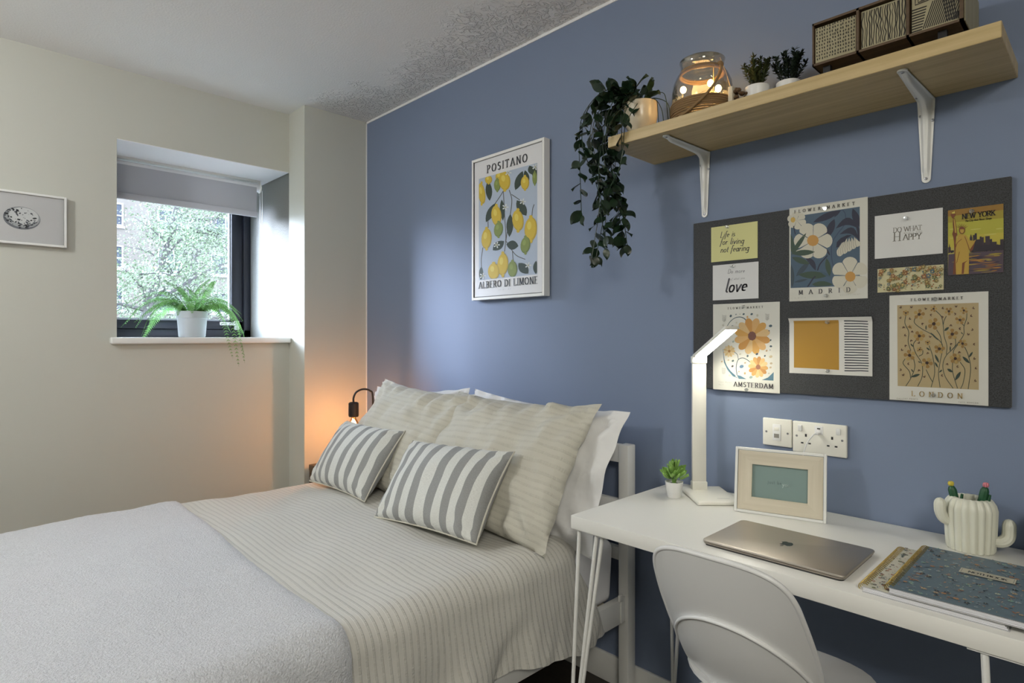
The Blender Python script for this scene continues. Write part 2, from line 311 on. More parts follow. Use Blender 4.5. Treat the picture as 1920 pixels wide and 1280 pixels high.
def homog(src, dst):
    A = []; B = []
    for (x, y), (u, v) in zip(src, dst):
        A.append([x, y, 1, 0, 0, 0, -u*x, -u*y]); B.append(u); A.append([0, 0, 0, x, y, 1, -v*x, -v*y]); B.append(v)
    h = np.linalg.solve(np.array(A, float), np.array(B, float)); return np.append(h, 1).reshape(3, 3)
class Art:
    """flat print on a sheet w by h; quad: the sheet's corners (TL, TR, BR, BL) in the drawing's own coordinates"""
    def __init__(s, w, h, quad=None, lift=.0008):
        s.w, s.h, s.mats, s.L, s.mb, s.z0 = w, h, [], 0, MB(), lift; s.step = .000012; s.bend = None
        s.H = homog(quad or [(0, 0), (100, 0), (100, 100), (0, 100)], [(0, h), (w, h), (w, 0), (0, 0)])
        s.clip = None
    def m(s, p):
        a = s.H @ np.array([p[0], p[1], 1.]); x, y = a[0]/a[2], a[1]/a[2]
        if s.clip: x = min(max(x, s.clip[0]), s.clip[2]); y = min(max(y, s.clip[1]), s.clip[3])
        return x, y
    def setclip(s, x0, y0, x1, y1):
        s.clip = None
        if x0 is None: return
        a = s.m((x0, y0)); b = s.m((x1, y1)); s.clip = (min(a[0], b[0]), min(a[1], b[1]), max(a[0], b[0]), max(a[1], b[1]))
    def col(s, h, rough=.55):
        m = ink(h, rough)
        if m not in s.mats: s.mats.append(m)
        s.mb.mi = s.mats.index(m); s.L += 1
    def raw(s, pts):
        z = s.z0+s.L*s.step
        A = sum(pts[i][0]*pts[(i+1) % len(pts)][1]-pts[(i+1) % len(pts)][0]*pts[i][1] for i in range(len(pts)))
        if abs(A) < 1e-9: return
        if A < 0: pts = pts[::-1]
        s.mb.poly([(x, y, z+(s.bend(y) if s.bend else 0)) for x, y in pts])
    def poly(s, pts, c=None):
        if c: s.col(c)
        s.raw([s.m(p) for p in pts])
    def rect(s, x0, y0, x1, y1, c): s.poly([(x0, y0), (x1, y0), (x1, y1), (x0, y1)], c)
    def ell(s, cx, cy, rx, ry, c=None, n=14, rot=0):
        a = R(rot); s.poly([(cx+rx*math.cos(t)*math.cos(a)-ry*math.sin(t)*math.sin(a), cy+rx*math.cos(t)*math.sin(a)+ry*math.sin(t)*math.cos(a)) for t in [2*math.pi*i/n for i in range(n)]], c)
    def leaf(s, x0, y0, x1, y1, wd, c=None, bend=0, n=7):
        dx, dy = x1-x0, y1-y0; l = math.hypot(dx, dy); nx, ny = -dy/l, dx/l; A = []; B = []
        for i in range(n+1):
            t = i/n; k = math.sin(math.pi*t)**.8*wd/2; o = math.sin(math.pi*t)*bend
            A.append((x0+dx*t+nx*(o+k), y0+dy*t+ny*(o+k))); B.append((x0+dx*t+nx*(o-k), y0+dy*t+ny*(o-k)))
        if c: s.col(c)
        for i in range(n): s.raw([s.m(p) for p in (A[i], A[i+1], B[i+1], B[i])])
    def line(s, pts, wd, c=None, smooth=True):
        if c: s.col(c)
        P = catmull([(x, y, 0) for x, y in pts], 6) if smooth and len(pts) > 2 else [Vector((x, y, 0)) for x, y in pts]
        wd = wd if isinstance(wd, (list, tuple)) else (wd, wd); n = len(P)-1
        Q = []
        for i, p in enumerate(P):
            t = (P[min(i+1, n)]-P[max(i-1, 0)]); t = t.normalized() if t.length else Vector((1, 0, 0)); k = (wd[0]+(wd[1]-wd[0])*i/n)/2
            Q.append(((p.x-t.y*k, p.y+t.x*k), (p.x+t.y*k, p.y-t.x*k)))
        for i in range(n): s.raw([s.m(q) for q in (Q[i][0], Q[i+1][0], Q[i+1][1], Q[i][1])])
    def flower(s, cx, cy, r, n, cols, wd=.5, cc='6b4335', cr=.22, ry=1., rot=0):
        for i in range(n):
            a = 2*math.pi*i/n+R(rot); s.leafround(cx, cy, cx+r*math.cos(a), cy+r*ry*math.sin(a), r*wd, cols[i % len(cols)])
        if cr: s.ell(cx, cy, r*cr, r*cr*ry, cc)
    def leafround(s, x0, y0, x1, y1, wd, c):
        dx, dy = x1-x0, y1-y0; l = math.hypot(dx, dy) or 1; nx, ny = -dy/l, dx/l; P = [(x0, y0)]
        for i in range(9):
            a = -80+160*i/8; k = .66+.34*math.cos(R(a)); q = math.sin(R(a))*wd/2; P.append((x0+dx*k-nx*q, y0+dy*k-ny*q))
        s.poly(P, c)
    def text(s, t, p0, p1, hgt, c, thick=.13, thin=.05, shear=0, serif=True, fit=True, rise=None):
        """text from p0 to p1 (left and right ends of the baseline, drawing coordinates), capital height hgt"""
        a, b = Vector(s.m(p0)), Vector(s.m(p1)); e = (b-a); ln = e.length; e.normalize(); up = Vector((-e.y, e.x))
        hh = (Vector(s.m((p0[0], p0[1]-hgt)))-a).length
        wsum = sum(G[ch][0] for ch in t); gap = (ln/hh-wsum)/max(1, len(t)-1) if fit else .12; sc = 1.
        if gap < .04: sc = (ln/hh-.06*(len(t)-1))/wsum; gap = .06
        s.col(c); x = 0
        for ch in t:
            wd, st = G[ch]; st = list(st)
            if serif and ch in SERIF:
                ends = [q for l in st for q in (l[0], l[-1]) if q[1] in (0, 1) and len(l) < 6]
                for q in ends:
                    if not ('E' <= ch <= 'F' and q[0] > .3) and not (ch in 'LBDPRT' and q[0] > .5): st.append([(q[0]-.11, q[1]), (q[0]+.11, q[1])])
            for l in st:
                for (x0, y0), (x1, y1) in zip(l, l[1:]):
                    pts = []
                    for (px, py) in ((x0, y0), (x1, y1)):
                        for sx, sy in ((-1, -1), (1, -1), (1, 1), (-1, 1)):
                            pts.append((px*sc+sx*thick/2+py*shear, py+sy*thin/2))
                    H_ = hull(pts); s.raw([tuple(a+e*((x+q[0])*hh)+up*(q[1]*hh)) for q in H_])
            x += wd*sc+gap
    def build(s, parent, name='print'):
        o = s.mb.build(name, s.mats, parent, weld=False); return o
def hull(P):
    P = sorted(set(P))
    def half(P):
        H_ = []
        for p in P:
            while len(H_) > 1 and (H_[-1][0]-H_[-2][0])*(p[1]-H_[-2][1])-(H_[-1][1]-H_[-2][1])*(p[0]-H_[-2][0]) <= 0: H_.pop()
            H_.append(p)
        return H_
    a = half(P); b = half(P[::-1]); return a[:-1]+b[:-1]

# ================================================================= THE SETTING
XB, YW, YC, XC, ZC, ZF = 1.97, 3.57, 3.357, 1.557, 2.655, -.115
struct(MB().box(-2.4, XB+.02, -2.2, YW+.02, ZF-.1, ZF).build('floor', M_floor))
struct(MB().box(-2.5, XB+.1, -2.3, YW+.1, ZC, ZC+.1).build('ceiling', M_ceil))
struct(MB().box(XB, XB+.1, -2.3, YW+.1, ZF-.1, ZC).build('wall_right', M_blue))
struct(MB().box(-2.5, -2.4, -2.3, YW+.1, ZF-.1, ZC).build('wall_left', M_wall))
struct(MB().box(-2.4, XB, -2.3, -2.2, ZF-.1, ZC).build('wall_front', M_wall))
WX0, WX1, WZ0, WZ1, YO = .66, XC, 1.285, 2.299, 4.34
b = MB(); b.box(-2.4, WX0, YW, YO, ZF-.1, ZC); b.box(WX1, XB+.1, YW, YO, ZF-.1, ZC)
b.box(WX0, WX1, YW, YO, ZF-.1, WZ0-.012); b.box(WX0, WX1, YW, YO, WZ1, ZC)
struct(b.build('wall_back', M_wall))
struct(MB().box(WX0, WX1-.001, YW+.0005, 4.19, WZ1-.003, WZ1+.001).build('soffit_bounce_sheet', mat('bounce lit soffit white', (.86, .86, .88), .7)))  # soffit colour whitened to stand in for light bounced off the sill
struct(MB().box(XC, XB, YC, YW, ZF, ZC).build('wall_corner', M_wall))
struct(MB().box(XB-.015, XB, -2.2, YC, ZF, 0., .004).build('baseboard_right', M_white))
struct(MB().box(-2.4, XC, YW-.015, YW, ZF, 0., .004).build('baseboard_back', M_white))
struct(MB().box(XB-.004, XB, -2.2, YC, ZC-.012, ZC).build('trim_2', M_matt))
struct(MB().box(XB-.004, XB, YC-.006, YC, ZF, ZC).build('trim_3', M_matt))
# window
win = bpy.data.objects.new('window_1', None); C.objects.link(win); struct(win)
struct(MB().box(WX0-.03, WX1+.0, YW-.035, 4.20, WZ0-.035, WZ0, .008, 3).build('window_sill', M_white, win))
y0, y1 = 4.19, 4.28
b = MB(); b.box(WX0, WX0+.05, y0, y1, WZ0, WZ1, .004); b.box(WX1-.045, WX1, y0, y1, WZ0, WZ1, .004)
b.box(WX0, WX1, y0, y1, WZ0, WZ0+.05, .004); b.box(WX0, WX1, y0, y1, WZ1-.05, WZ1, .004); b.build('window_frame', M_dark, win)
b = MB(); sx0, sx1, sz0, sz1 = WX0+.05, WX1-.045, WZ0+.05, WZ1-.05
b.box(sx0, sx0+.06, y0+.02, y1-.01, sz0, sz1, .006); b.box(sx1-.075, sx1, y0+.02, y1-.01, sz0, sz1, .006)
b.box(sx0, sx1, y0+.02, y1-.01, sz0, sz0+.06, .006); b.box(sx0, sx1, y0+.02, y1-.01, sz1-.06, sz1, .006); b.build('sash', M_dark, win)
b = MB(); q = .008
b.box(sx1-.085, sx1-.075, y0+.035, y1-.03, sz0+.06, sz1-.06); b.box(sx0+.06, sx0+.07, y0+.035, y1-.03, sz0+.06, sz1-.06)
b.box(sx0+.06, sx1-.075, y0+.035, y1-.03, sz0+.06, sz0+.07); b.build('glazing_bead', mat('pale seal', (.55, .56, .6), .5), win)
MB().box(sx0+.055, sx1-.07, y0+.05, y0+.056, sz0+.055, sz1-.055).build('window_pane', M_glass, win)
b = MB(); b.box(sx1-.06, sx1-.035, y0-.012, y0+.02, sz0+.0, sz0+.06, .003); b.box(sx1-.16, sx1-.035, y0-.02, y0-.008, sz0+.03, sz0+.05, .004); b.build('window_handle', M_white, win)

# ---- roller blind
bl = thing('roller_blind', 'grey roller blind with white headrail hanging inside the window opening', 'blind', (1.09, 3.905, 2.252))
x0, x1 = -.42, .41
b = MB(); b.lathe([(.024, x0), (.024, x1)], 28, 0, 0, ax='x'); b.build('fabric_roll', mat('pale blind tube', (.74, .75, .78), .6), bl)
MB().box(x0-.005, x1+.005, -.022, .03, .032, .0465, .003).build('headrail', M_white, bl)
for xx in (x0-.006, x1+.004):
    b = MB(); b.lathe([(.012, xx-.004), (.031, xx-.003), (.033, xx), (.031, xx+.006), (.012, xx+.007)], 20, ax='x'); b.box(xx-.003, xx+.004, -.026, .026, .0, .0465, .003); b.build('bracket', M_white, bl)
b = MB(); P = [[(x0+.004+(x1-.024-x0)*j/12, -.0245, -.002-.162*i/6) for j in range(13)] for i in range(7)]
b.grid(P); b.grid([[(x, y+.0015, z) for x, y, z in r] for r in P][::-1]); b.build('blind_fabric', M_blindf, bl)
MB().box(x0+.002, x1-.018, -.032, -.017, -.196, -.160, .004).build('bottom_bar', mat('grey blind bar', (.54, .55, .60), .6), bl)
b = MB(); b.tube([(x1+.012, -.03, -.02), (x1+.013, -.03, -.28), (x1+.013, -.015, -.32), (x1+.013, .0, -.28), (x1+.012, .005, -.02)], .0018, 6); b.build('pull_chain', M_white, bl)

# ================================================================= OUTDOORS
gr = MB()
P = [[(x, y, -3 if y < 14 else (-3+(y-14)*.135)) for x in np.linspace(-20, 40, 21)] for y in (5.5, 10, 14, 24, 34, 46, 60)]
P = [[(x, y, z+.25*noise.noise(Vector((x*.3, y*.3, 0)))) for x, y, z in r] for r in P]
gr.grid(P); g = gr.build('ground', mat('dry grass bank', (.06, .06, .042), .95, var=(1.5, .4), bump=(8, .6, .05))); struct(g)
bd = thing('apartment_building', 'brick apartment block with white framed windows seen through the window behind trees', 'building', (0, 46, 1.2))
M_brick = mat('buff brickwork', (.055, .047, .036), .9); m = M_brick
bk = N(m, 'ShaderNodeTexBrick', Scale=4.5); bk.inputs['Color1'].default_value = (.058, .049, .038, 1); bk.inputs['Color2'].default_value = (.049, .040, .032, 1); bk.inputs['Mortar'].default_value = (.07, .062, .055, 1)
mp = N(m, 'ShaderNodeMapping'); mp.inputs['Rotation'].default_value = (R(90), 0, 0); L(m, m.node_tree.nodes['Texture Coordinate'].outputs['Object'], mp.inputs[0]); L(m, mp.outputs[0], bk.inputs['Vector']); L(m, bk.outputs['Color'], m.node_tree.nodes['Principled BSDF'].inputs['Base Color'])
MB().box(-8, 34, 0, 8, -3, 14.5).build('wall', M_brick, bd)
MB().box(-8.4, 34.4, -.4, 8.4, 14.5, 14.9).build('roof_edge', M_matt, bd)
wf = MB(); s_ = .09
for a in ((-.75, -.66, -.75, .75), (.66, .75, -.75, .75), (-.75, .75, -.75, -.66), (-.75, .75, .66, .75), (.22, .30, -.75, .75), (-.75, .75, -.12, -.04), (-.85, .85, -.9, -.75)):
    wf.box(a[0], a[1], -.1, .02, a[2], a[3])
wf0 = wf.build('window', mat('glare dimmed window frame', (.16, .16, .165), .6), bd); wp0 = MB().box(-.7, .7, -.04, .0, -.7, .7).build('pane', mat('dark far window', (.022, .025, .032), .6, spec=.1), wf0)  # white frames, darkened in the colour to offset the overbright daylight
first = True
for cxx in (5.1, 8.1, 11.6, 15.0, 18.4, 21.6):
    for r_ in range(5):
        if first: o = wf0; first = False
        else:
            o = link('window', wf0.data, bd); link('pane', wp0.data, o)
        o.location = (cxx, 0, 2.6+r_*2.78)
def tree(label, x, y, h, seed, spread, nleaf, zb, lean=0):
    rnd = random.Random(seed); t = thing('tree', label, 'tree', (x, y, zb))
    tr = MB(); path = [(lean*(k/6)**2*h*.3+rnd.uniform(-.06, .06), rnd.uniform(-.05, .05), h*.7*k/6) for k in range(7)]
    tr.tube(path, [.17*(1-k/8) for k in range(7)], 8); tr.build('trunk', mat('bark', (.03, .027, .025), .9, bump=(20, 1, .02)), t)
    br = MB(); tips = []
    for k in range(26):
        i = rnd.randint(1, 6); p = Vector(path[i]); a = rnd.uniform(0, 6.28); l = rnd.uniform(.5, 1)*spread
        e = p+Vector((math.cos(a)*l, math.sin(a)*l*.6, rnd.uniform(-.1, .8)*l*.8)); mid = (p+e)/2+Vector((0, 0, rnd.uniform(-.1, .3)*l))
        C_ = catmull([p, mid, e], 4); br.tube(C_, [.045*(1-.85*q/(len(C_)-1)) for q in range(len(C_))], 5); tips += C_[3:]
        for _ in range(3):
            q = rnd.choice(C_[2:]); e2 = q+Vector((rnd.uniform(-1, 1), rnd.uniform(-.6, .6), rnd.uniform(-.5, .7)))*spread*.35; br.tube([q, (q+e2)/2+Vector((0, 0, .05)), e2], [.018, .012, .005], 4); tips += [e2, (q+e2)/2]
    br.build('branches', MATS['bark'], t)
    lf = MB()
    for k in range(nleaf):
        c = rnd.choice(tips)+Vector((rnd.gauss(0, .22), rnd.gauss(0, .22), rnd.gauss(0, .16))); n_ = Vector((rnd.gauss(0, 1), rnd.gauss(0, 1), rnd.gauss(0, 1))).normalized()
        a_ = n_.orthogonal().normalized()*rnd.uniform(.020, .036); b_ = n_.cross(a_)*.55
        lf.poly([c-a_, c+b_, c+a_, c-b_])
    o = lf.build('foliage', mat('spring foliage', (.055, .078, .040), .7, var=(1.2, .35)), t, weld=False); o['kind'] = 'stuff'
tree('slim tree with pale green leaves left outside the window', 2.55, 13, 9, 3, 2.0, 30000, -2.4, .3)
tree('taller leafy tree standing farther off to the right outside the window', 7.7, 25, 12, 5, 2.6, 17000, -2.2, -.3)
tree('airy tree with thin bare twigs between the other two outside', 4.4, 18.6, 10, 9, 1.9, 14000, -2.2, .5)
b = MB(); rnd = random.Random(4)
for k in range(2600):
    c = Vector((rnd.uniform(0, 9), rnd.uniform(-.5, .5), abs(rnd.gauss(0, .45)))); n_ = Vector((rnd.gauss(0, 1), rnd.gauss(0, 1), rnd.gauss(0, 1))).normalized(); a_ = n_.orthogonal().normalized()*.1; b_ = n_.cross(a_)*.6
    b.poly([c-a_, c+b_, c+a_, c-b_])
o = b.build('hedge', mat('hedge green', (.03, .05, .028), .8, var=(3, .4)), weld=False); o.location = (5, 30, -.9); tag(o, 'low green hedge at the foot of the view outside the window', 'hedge')

# ================================================================= BED
bed = thing('bed_frame', 'white wooden double bed frame with slatted headboard against the blue wall', 'bed', (0, 0, 0))
for yy in (1.306, 2.80):
    MB().box(1.885, 1.935, yy, yy+.045, ZF, .872, .004).build('post', M_white, bed)
MB().box(1.895, 1.93, 1.35, 2.80, .80, .868, .004).build('rail', M_white, bed)
MB().box(1.897, 1.925, 1.35, 2.80, .605, .655, .004).build('rail', M_white, bed)
MB().box(1.897, 1.925, 1.35, 2.80, .42, .47, .004).build('rail', M_white, bed)
for yy in (1.325, 2.81): MB().box(-.2, 1.885, yy, yy+.03, .195, .285, .003).build('side_rail', M_white, bed)
for yy in (1.31, 2.80): MB().box(-.25, -.2, yy, yy+.045, ZF, .40, .004).build('post', M_white, bed)
MB().box(-.24, -.21, 1.35, 2.80, .195, .36, .004).build('foot_rail', M_white, bed)
for k in range(14): MB().box(-.15+k*.148, -.08+k*.148, 1.36, 2.81, .245, .26).build('slat', M_frame, bed)
b = MB(); b.box(1.86, 1.884, 1.318, 1.325, .20, .30, .002); b.box(1.845, 1.87, 1.314, 1.325, .285, .31, .003); b.build('corner_bracket', M_white, bed)
# mattress in a white fitted sheet
def cushion_box(x0, x1, y0, y1, z0, z1, seed, nx=60, ny=40, nz=8, amp=.006):
    b = MB(); t = bmesh.new(); bmesh.ops.create_cube(t, size=1)
    for v in t.verts: v.co = Vector(((x0+x1)/2+v.co.x*(x1-x0), (y0+y1)/2+v.co.y*(y1-y0), (z0+z1)/2+v.co.z*(z1-z0)))
    bmesh.ops.bevel(t, geom=t.edges[:], offset=.035, segments=4, profile=.5, affect='EDGES')
    b.add(t); bmesh.ops.subdivide_edges(b.bm, edges=[e for e in b.bm.edges if e.calc_length() > .3], cuts=16, use_grid_fill=True)
    b.bm.normal_update()
    for v in b.bm.verts:
        n = noise.noise(Vector((v.co.x*9, v.co.y*9, v.co.z*14+seed))); v.co += v.normal*n*amp
    return b
mt = cushion_box(-.18, 1.875, 1.362, 2.80, .262, .505, 3).build('mattress', M_mattress, ang=80)
tag(mt, 'mattress in a creased white fitted sheet on the white bed frame', 'mattress')
# duvet: a cross-section path swept along the bed
def path_at(s_, fl, hem, top=.555):
    """s_ 0..1 across the bed from the far hem to the near hem; fl = fold value; returns y, z"""
    far, near = 2.86, 1.34
    if s_ < .12:
        k = s_/.12; return far+.085-.03*k, .30+(top-.085-.30)*k
    if s_ < .2:
        a = (s_-.12)/.08*math.pi/2; return far-.03+.085*math.cos(a), top-.085+.085*math.sin(a)
    if s_ < .66:
        k = (s_-.2)/.46; y = far-.03+(near+.07-far+.03)*k; return y, top+.012*math.sin(math.pi*k)
    if s_ < .76:
        a = (s_-.66)/.10*math.pi/2; return near+.07-.085*math.sin(a), top-.085+.085*math.cos(a)
    k = (s_-.76)/.24; return near-.015-.055*k+fl*k, top-.085-(top-.085-hem)*k
def drape(x0, xend, nx, ns, hem, lift, seed, fold, puff, thick, uvs=1.):
    def pt(i, j, off):
        s_ = j/ns; u = i/nx
        xe = xend(s_); x = x0+(xe-x0)*u
        k = max(0, (s_-.76)/.24)
        fl = fold*(math.sin(x*15+1.8*math.sin(x*4.3+seed))*.9+1.3*noise.noise(Vector((x*7+k*1.5, seed, k*1.2)))+.7*noise.noise(Vector((x*16+k*2, seed+4, k))))*min(1, k*1.6+.1)
        y, z = path_at(s_, fl, hem(x))
        n = noise.noise(Vector((x*3.1, y*3.1+seed, z*2)))*puff+noise.noise(Vector((x*8, y*6, seed)))*puff*.35
        n += puff*.7*max(0, noise.noise(Vector((x*2.2+y*4.5, y*1.2-x*2, seed+9)))) 
        if s_ < .2: ny, nz = 1-s_/.25, s_/.2
        elif s_ < .66: ny, nz = 0, 1
        elif s_ < .76: a = (s_-.66)/.1*math.pi/2; ny, nz = -math.sin(a), math.cos(a)
        else: ny, nz = -1, .15
        d = n+lift+off
        e = min(1, (1-u)*14); d -= (1-math.sqrt(max(0, 1-(1-e)**2)))*(thick) if off > -.001 else 0
        return Vector((x, y+ny*d, z+nz*d))
    sl = [0]
    ys = [path_at(j/ns, 0, .24) for j in range(ns+1)]
    for j in range(ns): sl.append(sl[-1]+math.hypot(ys[j+1][0]-ys[j][0], ys[j+1][1]-ys[j][1]))
    b = MB(); T = [[pt(i, j, 0) for j in range(ns+1)] for i in range(nx+1)]
    B_ = [[pt(i, j, -thick) for j in range(ns+1)] for i in range(nx+1)]
    uvf = lambda i, j: ((x0+(xend(min(j, ns)/ns)-x0)*i/nx)*uvs, sl[min(j, ns)]*uvs)
    vt = b.grid(T, uvf); vb = b.grid(B_, uvf)
    edge = lambda a, c: [b.bm.faces.new((a[k], a[k+1], c[k+1], c[k])) for k in range(len(a)-1)]
    edge(vt[-1], vb[-1]); edge(vt[0], vb[0]); edge([r[0] for r in vt], [r[0] for r in vb]); edge([r[-1] for r in vt], [r[-1] for r in vb])
    return b
def duvet_end(s_):
    if s_ < .6: return 1.74
    if s_ < .74: return 1.74-.12*(s_-.6)/.14
    return 1.62+.14*((s_-.74)/.26)
dv = drape(-.32, duvet_end, 150, 110, lambda x: .205+.06*(1.75-x)/.5 if x > 1.25 else .265-.25*(1.25-x), .0, 2.1, .030, .016, .022).build('duvet', M_duvet, ang=70)
tag(dv, 'greige seersucker striped duvet spread over the bed and hanging down its side', 'duvet')
th = drape(-.36, lambda s_: .735+.02*math.sin(s_*9)-.07*max(0, s_-.7)/.3, 90, 110, lambda x: .02, .022, 2.1, .024, .012, .014)
for v in th.bm.verts:
    n = noise.noise(v.co*60)*.0022+noise.noise(v.co*140)*.0016; v.co += Vector((0, -n*.3, n))
th = th.build('throw_blanket', M_throw, ang=80)
tag(th, 'fluffy white throw blanket covering the foot half of the bed', 'blanket')

# ---- pillows
def pillow_mesh(w_, h_, t_, seed, flange=.0, wr=.006, nu=46, nv=34, pw=.5, stripe=False):
    b = MB()
    def pt(i, j, side):
        u, v = -1+2*i/nu, -1+2*j/nv
        u_ = math.copysign(abs(u)**.85, u); v_ = math.copysign(abs(v)**.85, v)
        x = w_/2*u_*(1-(.055 if stripe else .075)*(1-v_*v_)); y = h_/2*v_*(1-(.06 if stripe else .10)*(1-u_*u_))
        f = 1-flange
        a, c = min(1, abs(u_)/f), min(1, abs(v_)/f)
        z = t_/2*((1-a*a)**pw)*((1-c*c)**pw)
        k = min(1, z/(t_*.18))
        n = noise.noise(Vector((x*7+seed, y*7, side*3)))*wr*2+noise.noise(Vector((x*22, y*16+seed, side)))*wr*.8
        cr = (abs(u_)*abs(v_))**2
        n += cr*wr*2.2*math.sin(math.atan2(h_/2-abs(y), w_/2-abs(x)+1e-4)*12+seed)
        n += wr*1.5*math.sin(u_*26+3*noise.noise(Vector((v_*3, seed, 0))))*max(0, abs(v_)-.55)*2
        edge = wr*1.3*noise.noise(Vector((x*12, y*12, seed+5)))
        return Vector((x, y, side*(z+n*k)+edge))
    for side in (1, -1):
        P = [[pt(i, j, side) for j in range(nv+1)] for i in range(nu+1)]
        b.grid(P if side > 0 else P, lambda i, j: (((j/nv-.5)*h_, (i/nu-.5)*w_) if not stripe else (i/nu, j/nv)))
    return b
def place(o, bottom, tilt, h_, yaw=0, roll=0, back=0):
    """lean a pillow: bottom = middle of its lower edge; the top leans towards the blue wall"""
    a = R(tilt); X = Vector((0, -1, 0)); Y = Vector((math.sin(a), 0, math.cos(a))); Z = X.cross(Y)
    Mx = Matrix((X, Y, Z)).transposed()
    Mx = Matrix.Rotation(R(yaw), 3, 'Z') @ Mx @ Matrix.Rotation(R(roll), 3, 'Z')
    o.rotation_euler = Mx.to_euler(); o.location = Vector(bottom)+Mx @ Vector((0, h_/2, 0))
def seam(b_w, b_h, r=.0035):
    P = []
    for k in range(64):
        a = 2*math.pi*k/64; c, s_ = math.cos(a), math.sin(a); m_ = max(abs(c), abs(s_)); u, v = c/m_, s_/m_
        P.append((b_w/2*u*(1-.055*(1-v*v)), b_h/2*v*(1-.06*(1-u*u)), 0))
    return MB().tube(P+[P[0]], r, 6)
def big_pillow(label, bottom, tilt, w_, h_, t_, seed, m_, name='pillow', **kw):
    t = pillow_mesh(w_, h_, t_, seed, flange=.03, wr=.013, pw=.42).build(name, m_, ang=80); tag(t, label, 'pillow', kw.get('group')); place(t, bottom, tilt, h_, kw.get('yaw', 0), kw.get('roll', 0)); return t
big_pillow('white cotton pillow behind the greige pillow farther from the desk', (1.66, 2.53, .56), 18, .80, .49, .16, 4, M_sheet, roll=3, group='white pillows against the headboard')
big_pillow('white cotton pillow sticking out behind the greige pillow nearer the desk', (1.63, 1.715, .53), 22, .88, .535, .15, 8, M_sheet, roll=-2, group='white pillows against the headboard')
big_pillow('greige ribbed pillow farther from the desk beside the bulb lamp', (1.455, 2.44, .565), 31, .84, .56, .19, 1.7, M_pillow, roll=-2, yaw=-3, group='greige pillows on the bed')
big_pillow('large greige ribbed pillow nearest the desk behind a striped cushion', (1.43, 1.73, .555), 34, .81, .58, .20, 5.2, M_pillow, yaw=2, group='greige pillows on the bed')
def stripes():
    m = mat('grey and white striped linen', (.7, .7, .68), .9, sheen=.1); b = m.node_tree.nodes['Principled BSDF']; tc = m.node_tree.nodes['Texture Coordinate']
    sx = N(m, 'ShaderNodeSeparateXYZ'); L(m, tc.outputs['UV'], sx.inputs[0])
    k = N(m, 'ShaderNodeMath', operation='MULTIPLY_ADD'); L(m, sx.outputs[0], k.inputs[0]); k.inputs[1].default_value = 7.2; k.inputs[2].default_value = .12
    f = N(m, 'ShaderNodeMath', operation='FRACT'); L(m, k.outputs[0], f.inputs[0])
    g = N(m, 'ShaderNodeMath', operation='GREATER_THAN'); L(m, f.outputs[0], g.inputs[0]); g.inputs[1].default_value = .5
    mp = N(m, 'ShaderNodeMapping'); mp.inputs['Scale'].default_value = (500, 60, 1); L(m, tc.outputs['UV'], mp.inputs[0])
    n1 = N(m, 'ShaderNodeTexNoise', Scale=1.); L(m, mp.outputs[0], n1.inputs['Vector'])
    mp2 = N(m, 'ShaderNodeMapping'); mp2.inputs['Scale'].default_value = (60, 260, 1); L(m, tc.outputs['UV'], mp2.inputs[0])
    n2 = N(m, 'ShaderNodeTexNoise', Scale=1.); L(m, mp2.outputs[0], n2.inputs['Vector'])
    ad = N(m, 'ShaderNodeMath', operation='ADD'); L(m, n1.outputs[0], ad.inputs[0]); L(m, n2.outputs[0], ad.inputs[1])
    cr = N(m, 'ShaderNodeMapRange'); L(m, ad.outputs[0], cr.inputs[0]); cr.inputs['From Min'].default_value = .7; cr.inputs['From Max'].default_value = 1.3; cr.inputs['To Min'].default_value = .85; cr.inputs['To Max'].default_value = 1.12
    mx = N(m, 'ShaderNodeMix', data_type='RGBA'); L(m, g.outputs[0], mx.inputs[0]); mx.inputs[6].default_value = (.31, .315, .31, 1); mx.inputs[7].default_value = (.72, .73, .70, 1)
    vm = N(m, 'ShaderNodeVectorMath', operation='SCALE'); L(m, mx.outputs[2], vm.inputs[0]); L(m, cr.outputs[0], vm.inputs['Scale']); L(m, vm.outputs[0], b.inputs['Base Color'])
    p = N(m, 'ShaderNodeBump', Strength=.3, Distance=.0015); L(m, ad.outputs[0], p.inputs['Height']); L(m, p.outputs[0], b.inputs['Normal'])
    return m
M_stripe = stripes()
def cushion(label, bottom, yaw, roll, seed):
    t = thing('striped_cushion', label, 'cushion', group='striped cushions on the bed')
    pillow_mesh(.58, .345, .17, seed, flange=.0, wr=.004, stripe=True, pw=.45).build('cover', M_stripe, t, ang=80)
    seam(.58, .345).build('piping', mat('cream piping', (.62, .60, .52), .9), t)
    place(t, bottom, 36, .345, yaw, roll)
cushion('grey and white striped cushion farther from the desk, beside the lamp', (1.325, 2.54, .575), -4, 2, 3)
cushion('grey and white striped cushion leaning on the large pillow nearest the desk', (1.275, 1.79, .58), 2, 3, 11)

